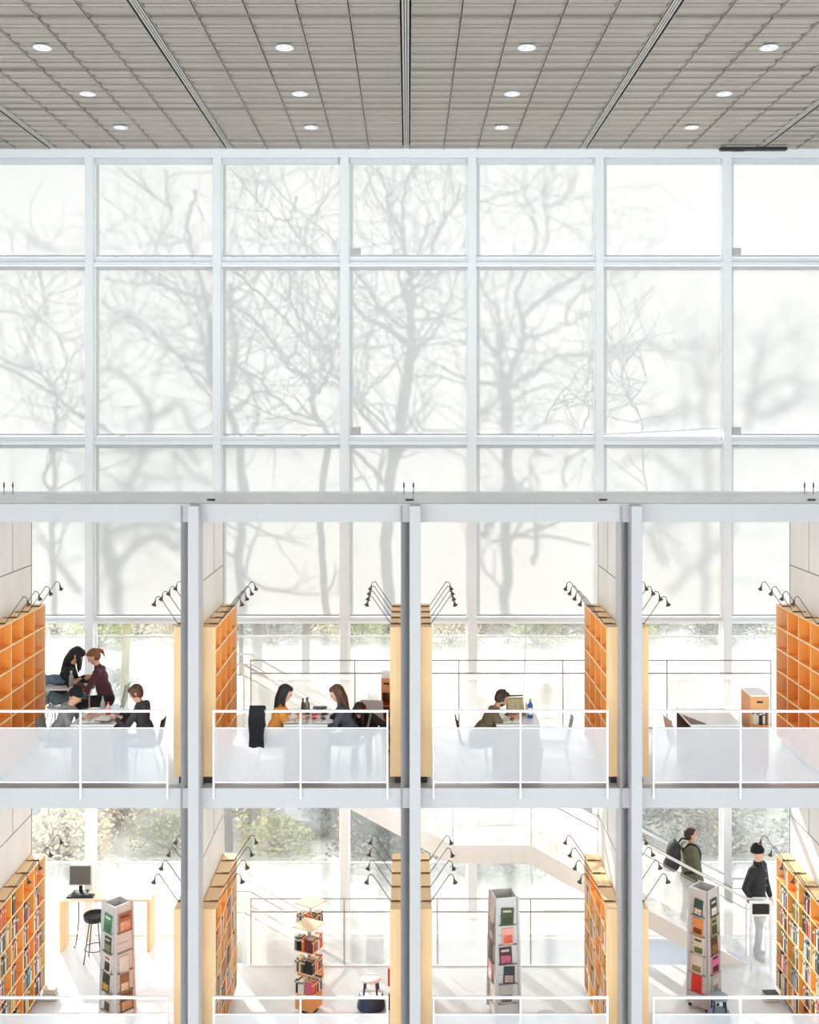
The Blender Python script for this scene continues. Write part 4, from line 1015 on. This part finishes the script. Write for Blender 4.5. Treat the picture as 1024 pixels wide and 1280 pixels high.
# computer desk, monitor, keyboard, bar stool
o = thing('computer_desk', 'long birch framed desk standing against the lower window', 'desk', (PX(133.5, 17.7), 17.58, 0)); dw = 1.42
m = MB(); m.cbox((0, .17, .80), (dw, .36, .045), bev=.004); m.build('desk_top', mat('desk_top_pale', srgb(246, 232, 208), .45, var=.03), o)
for s in (-1, 1):
    m = MB(); m.box(s * dw / 2 - (.05 if s > 0 else 0), s * dw / 2 + (.05 if s < 0 else 0), 0, .34, 0, .777); m.build('leg_panel', BIRCH, o)
    m = MB(); m.box(s * (dw / 2 - .025) - .025, s * (dw / 2 - .025) + .025, -.006, 0, 0, .777); m.build('leg_edge', BIRCH, o)
o = thing('monitor', 'dark computer monitor with pale frame on the birch desk', 'monitor', (PX(99, 17.75), 17.82, .8235))
m = MB(); m.cbox((0, 0, .28), (.37, .035, .33), bev=.008); m.build('housing', mat('monitor_frame', srgb(214, 212, 208), .5), o)
m = MB(); m.box(-.165, .165, -.020, -.016, .135, .425); m.build('screen', mat('screen_dark', srgb(92, 88, 82), .18), o)
m = MB(); m.cbox((0, .02, .07), (.05, .03, .12)); m.build('stand_neck', BLACK, o)
m = MB(); m.cbox((0, 0, .008), (.24, .15, .015), bev=.005); m.build('stand_foot', BLACK, o)
o = thing('keyboard', 'black keyboard lying before the computer monitor', 'keyboard', (PX(100, 17.7), 17.66, .8235), .03)
m = MB(); m.cbox((.02, 0, .010), (.42, .13, .018), bev=.005); m.build('case', BLACK, o)
m = MB()
for r in range(4):
    for c in range(14): m.cbox((-.165 + c * .027, -.045 + r * .028, .022), (.021, .021, .007))
m.build('keys', mat('key_dark', srgb(54, 54, 56), .5), o)['kind'] = 'stuff'
m = MB(); m.tube(smooth_path([Vector((PX(95, 17.7), 17.83, .76)), Vector((PX(95, 17.7) + .01, 17.82, .4)), Vector((PX(95, 17.7) - .03, 17.8, .012)), Vector((PX(93, 17.7), 17.7, .012))]), .009, 6)
tag(m.build('power_cable', BLACK, None, True), 'black cable hanging under the birch desk', 'cable')
o = thing('bar_stool', 'black bar stool with thin steel legs at the birch desk', 'stool', (PX(118, 17.25), 17.28, 0))
m = MB(); m.lathe([(.05, .62), (.15, .63), (.17, .66), (.175, .72), (.165, .72), (.15, .68), (.05, .67)], n=20); m.build('seat', BLACK, o, True)
for k in range(4):
    a = k * PI / 2 + PI / 4; m = MB(); m.tube([(.09 * math.cos(a), .09 * math.sin(a), .63), (.19 * math.cos(a), .19 * math.sin(a), .0)], .010, 6); m.build('leg', DARKM, o)
m = MB(); m.tube([(.16 * math.cos(a), .16 * math.sin(a), .2) for a in [i * PI / 10 for i in range(21)]], .007, 6); m.build('foot_ring', DARKM, o)

# books stacked on the floor beside the right and left cases
def stack(x, y, z0, items, nm):
    z = z0
    for i, (ci, wd, th) in enumerate(items):
        n, me = BOOKME[ci]; b = link('book', me, None, (x + rnd.uniform(-.015, .015), y, z), None, None)
        b.matrix_world = Matrix.Translation((x + rnd.uniform(-.012, .012), y, z)) @ Matrix.Rotation(rnd.uniform(-.15, .15), 4, 'Z') @ Matrix.Rotation(PI / 2, 4, 'X') @ Matrix.Diagonal((wd, th, wd * .72, 1)) @ Matrix.Rotation(0, 4, 'Z')
        tag(b, '%s book, floor pile %s' % (n, nm), 'book', 'pile ' + nm); z += th + .001
x, zf = CASES[(0, 0, 1)]; stack(x + BD + .04, BY + BL - .12, .0, [(7, .2, .035), (3, .21, .03), (11, .19, .03), (3, .2, .028), (4, .18, .03)], 'at the end of the bookcase left of the desk')
x, zf = CASES[(0, 3, -1)]; stack(x - BD - .26, BY + BL - .15, .0, [(7, .2, .04), (3, .2, .03), (2, .2, .035)], 'beside the bookcase by the capped man')

# newel frame with a dark screen at the foot of the stairs
o = thing('newel_gate', 'white post frame with a dark plate at the foot of the stairs', 'post frame', (PX(950.5, DR - .1), DR - .12, 0)); hw = .15
for s in (-1, 1):
    m = MB(); m.box(s * hw - .018, s * hw + .018, -.02, .02, 0, 1.02); m.build('post', RAILW, o)
m = MB(); m.box(-hw - .018, hw + .018, -.03, .03, 1.02, 1.045); m.build('top_rail', RAILW, o)
m = MB(); m.box(-hw, hw, -.012, .012, .82, .85); m.build('lower_rail', RAILW, o)
m = MB(); m.box(-hw + .025, hw - .025, -.010, .010, .85, 1.0); m.build('dark_plate', BLACK, o)
m = MB(); m.box(-hw + .018, hw - .018, -.005, .005, .06, .82); m.build('glass_panel', HOLDG, o)

# little things on the roof slab: black drains and pairs of pins
for i, x in enumerate((COLX[0] - .1, COLX[1] + .155, COLX[2] + .0, COLX[3] - .22, COLX[4] - .24)):
    o = thing('roof_drain', 'small black drain set in the white gallery roof, %s' % ['by the outer left column', 'above the black jacket bay column', 'above the middle column', 'above the empty table bay column', 'by the outer right column'][i], 'drain', (x, 14.9, 7.272))
    m = MB(); m.lathe([(.055, 0), (.055, .012), (.03, .016)], n=16); m.build('rim', BLACK, o)
    m = MB(); m.box(-.05, .05, -.008, .008, .012, .02); m.build('grate_bar', DARKM, o)
for i, x in enumerate((PX(5, 16.1), PX(16, 16.1), PX(505, 16.1), PX(517, 16.1), PX(1006, 16.1), PX(1017, 16.1))):
    o = thing('roof_pin', 'thin dark pin standing upright on the gallery roof edge', 'pin', (x, 16.1, 7.27), 0, 'pins on the gallery roof edge')
    m = MB(); m.tube([(0, 0, 0), (0, 0, .10), (.0, 0, .17)], [.008, .008, .006], 6); m.build('shaft', GREYP, o)
    m = MB(); m.lathe([(.010, .10), (.012, .13), (.006, .175)], n=8); m.build('tip', BLACK, o)
# birch discs on the partition wall
x = COLX[1] + .02 + FT
m = MB(); m.lathe([(.0, 0), (.11, 0), (.11, .02), (.1, .025)], (0, 0, 0), 24, Matrix.Rotation(PI / 2, 3, 'Y'))
tag(m.build('wall_plaque', BIRCH, None, False, (x + .001, 14.62, UF + 2.12)), 'round birch plaque on the partition wall above the jacket bay', 'plaque')
# ---------------------------------------------------------------- people
SKIN = {n: mat('skin_' + n, srgb(*c), .55, var=.04, scale=10) for n, c in (('fair', (236, 188, 164)), ('light', (226, 172, 142)), ('tan', (206, 150, 118)))}
HAIR = {n: mat('hair_' + n, srgb(*c), .6, var=.35, scale=22, stretch=(1, 1, .3)) for n, c in (('black', (30, 26, 25)), ('darkbrown', (58, 38, 30)), ('brown', (92, 60, 42)), ('auburn', (140, 92, 62)))}
EYEM = mat('eye_dark', srgb(40, 32, 30), .3); LIPM = mat('lip', srgb(186, 110, 100), .5)
CL = lambda n, c: mat('cloth_' + n, srgb(*c), .85, var=.12, scale=14, bump=.2)
V = Vector
def ik(a, t, l1, l2, hint):
    d = t - a; L = min(d.length, (l1 + l2) * .995); d = d.normalized(); t = a + d * L
    x = (l1 * l1 - l2 * l2 + L * L) / (2 * L); h = math.sqrt(max(0, l1 * l1 - x * x)); hint = hint - d * hint.dot(d); hint = hint.normalized()
    return a + d * x + hint * h, t
def person(label, loc, rotz, pose, skin, top, bottom, shoe, hair, lean=.3, nod=.3, yaw=0.0, hands=None, scale=1.0, sleeve=1.0, jacket=False, legs=None, group=None, female=False, hood=None, headwear=None, bag=None, steps=None):
    o = thing('person', label, 'person', loc, rotz, group)
    pr = []                                        # (kind, args, zone)
    def C(a, b, ra, rb, z): pr.append((('C', V(a) * scale, V(b) * scale, ra * scale, rb * scale), z))
    def E(c, r, z, R=None): pr.append((('E', V(c) * scale, tuple(q * scale for q in r), R), z))
    TOP, BOT, SK, SH = 0, 1, 2, 3
    hipz = .55 if pose == 'sit' else .95
    pel = V((0, 0, hipz)); ax = V((math.sin(lean), 0, math.cos(lean))); fw = V((math.cos(lean), 0, -math.sin(lean)))
    wf = .92 if female else 1.0
    bel = pel + ax * .17 + fw * .0; chest = pel + ax * .35 + fw * .01; nb = pel + ax * .50
    Rl = Matrix.Rotation(lean, 3, 'Y')
    E(pel, (.125, .165, .125), TOP if jacket else BOT, Rl); C(pel, bel, .135 * wf, .128 * wf, TOP); E(bel, (.118, .15 * wf, .15), TOP, Rl); E(chest, (.118, .165 * wf, .16), TOP, Rl)
    if jacket:
        E(pel - V((0, 0, .04)), (.15, .185, .13), TOP, Rl); E(chest, (.135, .185, .17), TOP, Rl); E(bel, (.14, .175, .17), TOP, Rl)
    sw = .175 * wf; C(nb - ax * .055 + V((0, -sw, 0)), nb - ax * .055 + V((0, sw, 0)), .062, .062, TOP); C(nb - ax * .05, nb + ax * .015, .085, .062, TOP)
    ha = lean * .55 + nod; hax = V((math.sin(ha), 0, math.cos(ha)))
    hc = nb + V((math.sin(lean * .8 + nod * .4), 0, math.cos(lean * .8 + nod * .4))) * .185
    C(nb - ax * .02, hc - hax * .04, .054, .05, SK)
    HR = Matrix.Rotation(yaw, 3, 'Z') @ Matrix.Rotation(ha, 3, 'Y')
    H = lambda p: hc + HR @ V(p)
    E(H((0, 0, .015)), (.094, .076, .105), SK, HR); E(H((.028, 0, -.052)), (.058, .054, .062), SK, HR); E(H((.060, 0, -.088)), (.024, .028, .020), SK, HR)
    C(H((.088, 0, .012)), H((.108, 0, -.022)), .008, .013, SK); E(H((.078, 0, -.055)), (.018, .028, .012), SK, HR); E(H((.080, 0, .030)), (.014, .05, .012), SK, HR)
    for s in (-1, 1): E(H((-.008, s * .078, -.005)), (.020, .010, .032), SK, HR)
    # legs
    for s in (-1, 1):
        hp = pel + V((0.02, s * .085, -.02))
        if legs: kn, an = V(legs[0][0 if s < 0 else 1]), V(legs[1][0 if s < 0 else 1])
        else: kn, an = V((.42, s * .11, .50)), V((.38, s * .11, .085))
        C(hp, kn, .088 * wf, .060, BOT); C(kn, an, .060, .042, BOT); E(kn, (.062, .06, .062), BOT)
        C(an, an + V((-.03, 0, -.035)), .042, .036, SH); C(an + V((-.03, 0, -.045)), an + V((.13, s * .015, -.052)), .036, .032, SH)
    # arms and hands
    hd = hands or [V((.45, -.12, .81)), V((.45, .12, .81))]
    for i, s in enumerate((-1, 1)):
        sh = nb - ax * .055 + V((0, s * sw, 0)); el, wr = ik(sh, V(hd[i]), .285, .25, V((-.25, s * .6, -.7)))
        rs = 1.18 if jacket else 1.0
        C(sh, el, .060 * rs, .047 * rs, TOP)
        if sleeve > .7: C(el, el.lerp(wr, .93), .046 * rs, .036 * rs, TOP); C(el.lerp(wr, .9), wr, .028, .027, SK)
        else: C(el, wr, .042, .028, SK)
        d = (wr - el).normalized(); d = (d * .8 + V((.35, 0, -.12))).normalized() if pose == 'sit' else d
        n = V((0, 0, 1)); sd = d.cross(n); sd = sd.normalized() if sd.length > .1 else V((0, 1, 0)); n = sd.cross(d)
        pc = wr + d * .05
        C(wr, pc, .027, .030, SK); C(pc - sd * .018 - d * .01, pc - sd * .020 + d * .03, .019, .017, SK); C(pc + sd * .018 - d * .01, pc + sd * .020 + d * .03, .019, .017, SK)
        for k, (off, L) in enumerate(((-.030, .062), (-.010, .075), (.011, .070), (.030, .055))):
            r0 = pc + sd * off + d * .035; m1 = r0 + d * L * .55 - n * .006; C(r0, m1, .0098, .009, SK); C(m1, m1 + d * L * .42 - n * .026, .009, .0078, SK)
        th = pc - sd * s * -.028 - d * .02; t1 = th + sd * s * .022 + d * .032; C(th, t1, .012, .010, SK); C(t1, t1 + d * .028 + sd * s * .004 - n * .006, .010, .0085, SK)
    if hood:
        C(nb + V((-.075, -.07, .0)), nb + V((-.075, .07, .0)), .055, .055, TOP); C(nb + V((-.06, -.085, .015)), nb + V((.03, -.075, -.01)), .04, .03, TOP); C(nb + V((-.06, .085, .015)), nb + V((.03, .075, -.01)), .04, .03, TOP)
        E(nb + V((-.10, 0, -.04)), (.055, .09, .08), TOP)
    me = blob([p for p, z in pr], .0095 * max(scale, .9), 2)
    for mt in (top, bottom, SKIN[skin], shoe): me.materials.append(mt)
    N = len(me.polygons); cen = np.empty(N * 3); me.polygons.foreach_get('center', cen); cen = cen.reshape(-1, 3); best = np.full(N, 1e9); zone = np.zeros(N, dtype=np.int32)
    for p, z in pr:
        if p[0] == 'C':
            a = np.array(p[1]); b = np.array(p[2]); ab = b - a; t = np.clip(((cen - a) @ ab) / max(ab @ ab, 1e-9), 0, 1)
            dd = np.linalg.norm(cen - (a + t[:, None] * ab), axis=1) - (p[3] + (p[4] - p[3]) * t)
        else:
            q = cen - np.array(p[1])
            if p[3] is not None: q = q @ np.array(p[3])
            r = np.array(p[2]); dd = (np.linalg.norm(q / r, axis=1) - 1) * r.min()
        k = dd < best; best[k] = dd[k]; zone[k] = z
    me.polygons.foreach_set('material_index', zone); me.update()
    body = link('body', me, o)
    for s in (-1, 1):
        m = MB(); bm = bmesh.new(); bmesh.ops.create_uvsphere(bm, u_segments=8, v_segments=6, radius=.010 * scale); m.frombm(bm, Matrix.Translation(H((.083, s * .030, .012)) * scale)); m.build('eye', EYEM, o, True)
    m = MB(); bm = bmesh.new(); bmesh.ops.create_uvsphere(bm, u_segments=10, v_segments=6, radius=1); m.frombm(bm, Matrix.Translation(H((.094, 0, -.056)) * scale) @ HR.to_4x4() @ Matrix.Diagonal((.005 * scale, .02 * scale, .006 * scale, 1))); m.build('mouth', LIPM, o, True)
    # hair
    style, hm = hair; hp = []
    def HE(c, r, R=HR): hp.append(('E', H(c) * scale, tuple(q * scale for q in r), R))
    def HC(a, b, ra, rb): hp.append(('C', V(a) * scale, V(b) * scale, ra * scale, rb * scale))
    if style != 'none':
        HE((-.022, 0, .034), (.096, .085, .094)); HE((-.035, 0, -.005), (.075, .083, .085))
        if style == 'short': HE((.035, 0, .088), (.055, .062, .030)); HE((-.045, 0, -.04), (.05, .066, .05))
        if style == 'fringe':
            HE((.045, 0, .070), (.056, .074, .045)); HE((.0, .0, .02), (.085, .090, .06)); HE((-.04, 0, -.05), (.05, .07, .05))
            for s in (-1, 1): HE((.02, s * .066, .0), (.04, .022, .055))
        if style == 'long':
            HE((.02, 0, .075), (.07, .07, .045))
            dn = -ax * .9 + V((0, 0, -.1))
            for s in (-1, 1): q = H((-.005, s * .070, .0)); HC(H((.0, s * .070, .03)), q + dn * .10, .028, .028); HC(q + dn * .10, q + dn * .24 + fw * .02, .03, .014)
            q = H((-.07, 0, .0)); HC(H((-.065, 0, .03)), q + dn * .12 - fw * .015, .06, .055); HC(q + dn * .12 - fw * .015, q + dn * .32 - fw * .02, .055, .022)
            for s in (-1, 1): q = H((-.06, s * .045, .0)); HC(q, q + dn * .28 - fw * .01, .045, .018)
        if style == 'ponytail':
            HE((.02, 0, .075), (.07, .068, .042)); HE((-.105, 0, .045), (.028, .026, .028)); HC(H((-.115, 0, .05)), H((-.155, 0, .0)), .028, .026); HC(H((-.155, 0, .0)), H((-.145, 0, -.09)), .026, .010)
        if style == 'draped':
            HE((.02, 0, .06), (.085, .085, .062))
            for s in (-1, 1): q = H((.02, s * .068, .03)); HC(q, q + V((0, 0, -.17)), .040, .03); HC(q + V((0, 0, -.17)), q + V((.0, 0, -.26)), .03, .012)
            q = H((-.06, 0, .0)); e = q - ax * .14 - fw * .03; HC(q, e, .078, .07); HC(e, e - ax * .16 - fw * .01, .07, .03)
        hme = blob(hp, .0115 * max(scale, .9), 2); hme.materials.append(hm); link('hair', hme, o)
    if headwear:
        kind, hmat = headwear; hp = []
        HE((-.012, 0, .062), (.104, .090, .082)); HE((-.02, 0, .045), (.103, .090, .06))
        if kind == 'cap': HE((-.018, 0, .090), (.086, .080, .072))
        if kind == 'beanie': HE((-.045, 0, .105), (.07, .068, .055)); HE((-.05, 0, .01), (.075, .088, .06))
        wme = blob(hp, .011, 2); wme.materials.append(hmat); b = link('knit_cap', wme, o)
        m = MB(); m.lathe([(.99, -.16), (1.05, -.12), (1.05, .12), (.99, .16)], (0, 0, 0), 28)
        T = Matrix.Translation(H((-.012, 0, .030)) * scale) @ (HR @ Matrix.Rotation(-.18, 3, 'Y')).to_4x4() @ Matrix.Diagonal((.103 * scale, .092 * scale, .10 * scale, 1)); m.v = [tuple(T @ V(v)) for v in m.v]; m.build('cap_brim', hmat, b, True)
    return o, H, nb, chest, scale
KH = mat('shoe_dark', srgb(50, 46, 44), .6); KW = mat('shoe_pale', srgb(196, 192, 188), .6); JEAN = CL('jeans', (96, 116, 146)); BLK = CL('black', (32, 31, 33)); TEALJ = CL('teal_jeans', (96, 118, 126))
ppl = 'people in the library'
TH = lambda x0, y0, x1, y1: [V((x0, -y0, .862)), V((x1, y1, .862))]
person('person in a grey hooded top and black knit beanie reading at the front table', (PX(69, 14.8), 14.80, UF), 0.06, 'sit', 'light', CL('heather_grey', (150, 146, 144)), BLK, KH, ('none', None), .42, .42, 0, TH(.44, .13, .50, .10), .9, hood=True, headwear=('beanie', CLOTHB), group=ppl)
person('person with brown fringe in a dark hooded sweatshirt leaning on the front table', (PX(184, 14.8), 14.80, UF), PI - .12, 'sit', 'light', CL('charcoal', (70, 68, 68)), JEAN, KW, ('fringe', HAIR['brown']), .22, .36, .1, TH(.48, .16, .40, .16), .9, hood=True, group=ppl)
person('person in a maroon sweater and black trousers with ponytail bending over a magazine', (PX(134, 16.75), 16.72, UF), PI, 'sit', 'fair', CL('maroon', (92, 56, 66)), BLK, KH, ('ponytail', HAIR['auburn']), .26, .45, 0, [V((.42, -.12, .82)), V((.40, .12, .82))], .97, female=True, group=ppl)
person('person in black with long black hair hunched over the back table', (PX(69, 16.75), 16.82, UF), 0.1, 'sit', 'light', BLK, TEALJ, KH, ('draped', HAIR['black']), .44, .35, 0, [V((.42, -.10, .81)), V((.40, .14, .81))], female=True, group=ppl)
person('person in an orange top with long dark hair at the table behind the jacket', (PX(341, 14.82), 14.82, UF), 0.12, 'sit', 'fair', CL('orange', (246, 166, 76)), BLK, KH, ('long', HAIR['black']), .26, .28, 0, TH(.40, .13, .46, .13), .9, female=True, group=ppl)
person('person in a slate grey top with long brown hair beside the red cup', (PX(440, 14.85), 14.88, UF), PI + .05, 'sit', 'fair', CL('slate', (84, 88, 98)), BLK, KH, ('long', HAIR['brown']), .32, .30, 0, TH(.46, .13, .44, .13), .9, female=True, group=ppl)
person('person with dark brown hair slumped forward near the plywood trolley', (PX(460, 15.45), 15.45, UF), -PI / 2 - .2, 'sit', 'light', CL('dark_grey', (60, 58, 62)), BLK, KH, ('draped', HAIR['darkbrown']), 1.0, .25, 0, [V((.30, -.14, .56)), V((.32, .14, .56))], .88, female=True, group=ppl)
p, H, nb, chest, sc = person('person with short dark hair in an olive sweater bent over a book rest', (PX(597, 14.8), 14.80, UF), 0.05, 'sit', 'tan', CL('olive', (118, 104, 78)), CL('brown_trousers', (88, 74, 66)), KH, ('short', HAIR['darkbrown']), .56, .20, 0, TH(.50, .12, .50, .16), .9, group=ppl)
HS = lambda q: H(q) * sc
m = MB()
for s in (-1, 1): m.lathe([(.030, -.012), (.034, 0), (.030, .012)], HS((-.005, s * .092, .0)), 12, Matrix.Rotation(PI / 2, 3, 'X'))
m.tube(smooth_path([HS((-.005, -.095, .02)), HS((-.012, -.08, .09)), HS((-.015, 0, .130)), HS((-.012, .08, .09)), HS((-.005, .095, .02))]), .009, 6); m.build('headphones', BLACK, p, True)
bm = bmesh.new(); bmesh.ops.create_uvsphere(bm, u_segments=14, v_segments=8, radius=1); m = MB()
m.frombm(bm, Matrix.Translation(HS((.035, 0, -.078))) @ Matrix.Diagonal((.047, .050, .032, 1))); m.build('beard', HAIR['darkbrown'], p, True)
# the two men by the stairs
ST = lambda st: ([V((.07 + st, -.10, .50)), V((.02 - st * .4, .10, .50))], [V((.05 + st * .7, -.10, .085)), V((-.03 - st, .10, .085))])
stepz = UF - (UF / 2 + UF / 22 * 8)
man, H, nb, chest, sc = person('person in an olive green parka with a black backpack walking down the stairs', (PX(862, 17.5), 17.52, .3307), .25, 'stand', 'light', CL('parka_green', (112, 112, 88)), JEAN, KH, ('short', HAIR['darkbrown']), .03, .05, -.05, [V((.10, -.28, .86)), V((.12, .28, .86))], .93, jacket=True, legs=ST(.05), hood=True, group=ppl)
bp = blob([('E', (-.27, 0, 1.22), (.11, .15, .22)), ('E', (-.30, 0, 1.10), (.12, .14, .12)), ('E', (-.25, 0, 1.36), (.09, .13, .10)), ('E', (-.37, 0, 1.08), (.06, .11, .10))], .014, 2); bp.materials.append(mat('backpack_black', srgb(46, 46, 48), .7, var=.3, scale=15))
bo = thing('backpack', 'black backpack worn over the olive green parka', 'backpack', man.location, .25); link('pack_body', bp, bo)
for s in (-1, 1):
    m = MB(); m.tube(smooth_path([V((-.17, s * .10, 1.34)), V((-.06, s * .12, 1.425)), V((.08, s * .125, 1.36)), V((.125, s * .125, 1.20)), V((.02, s * .18, 1.02)), V((-.16, s * .13, .98))]), .018, 6); m.build('strap', BLACK, bo, True)
m = MB(); m.tube(smooth_path([V((-.24, -.04, 1.44)), V((-.25, 0, 1.48)), V((-.24, .04, 1.44))]), .01, 6); m.build('grab_loop', BLACK, bo, True)
man, H, nb, chest, sc = person('person in a black coat and black cap standing at the foot of the stairs', (PX(948, 17.35), 17.42, 0), -.75, 'stand', 'fair', CL('coat_black', (48, 48, 50)), JEAN, KH, ('none', None), .02, .08, .45, [V((.06, -.24, .94)), V((.10, .26, .90))], .985, jacket=True, legs=ST(.02), headwear=('cap', CLOTHB), group=ppl)
m = MB(); m.lathe([(.068, -.02), (.078, 0), (.075, .03), (.06, .04)], nb * .985 + V((.01, 0, .02)), 16); m.build('scarf', BLACK, man, True)
m = MB()
for k in range(4): m.lathe([(.011, 0), (.011, .006)], V((.135 + .008 * math.sin(k), .02, 1.36 - k * .11)), 8, Matrix.Rotation(PI / 2, 3, 'Y'))
m.build('coat_buttons', GREYP, man)['kind'] = 'stuff'
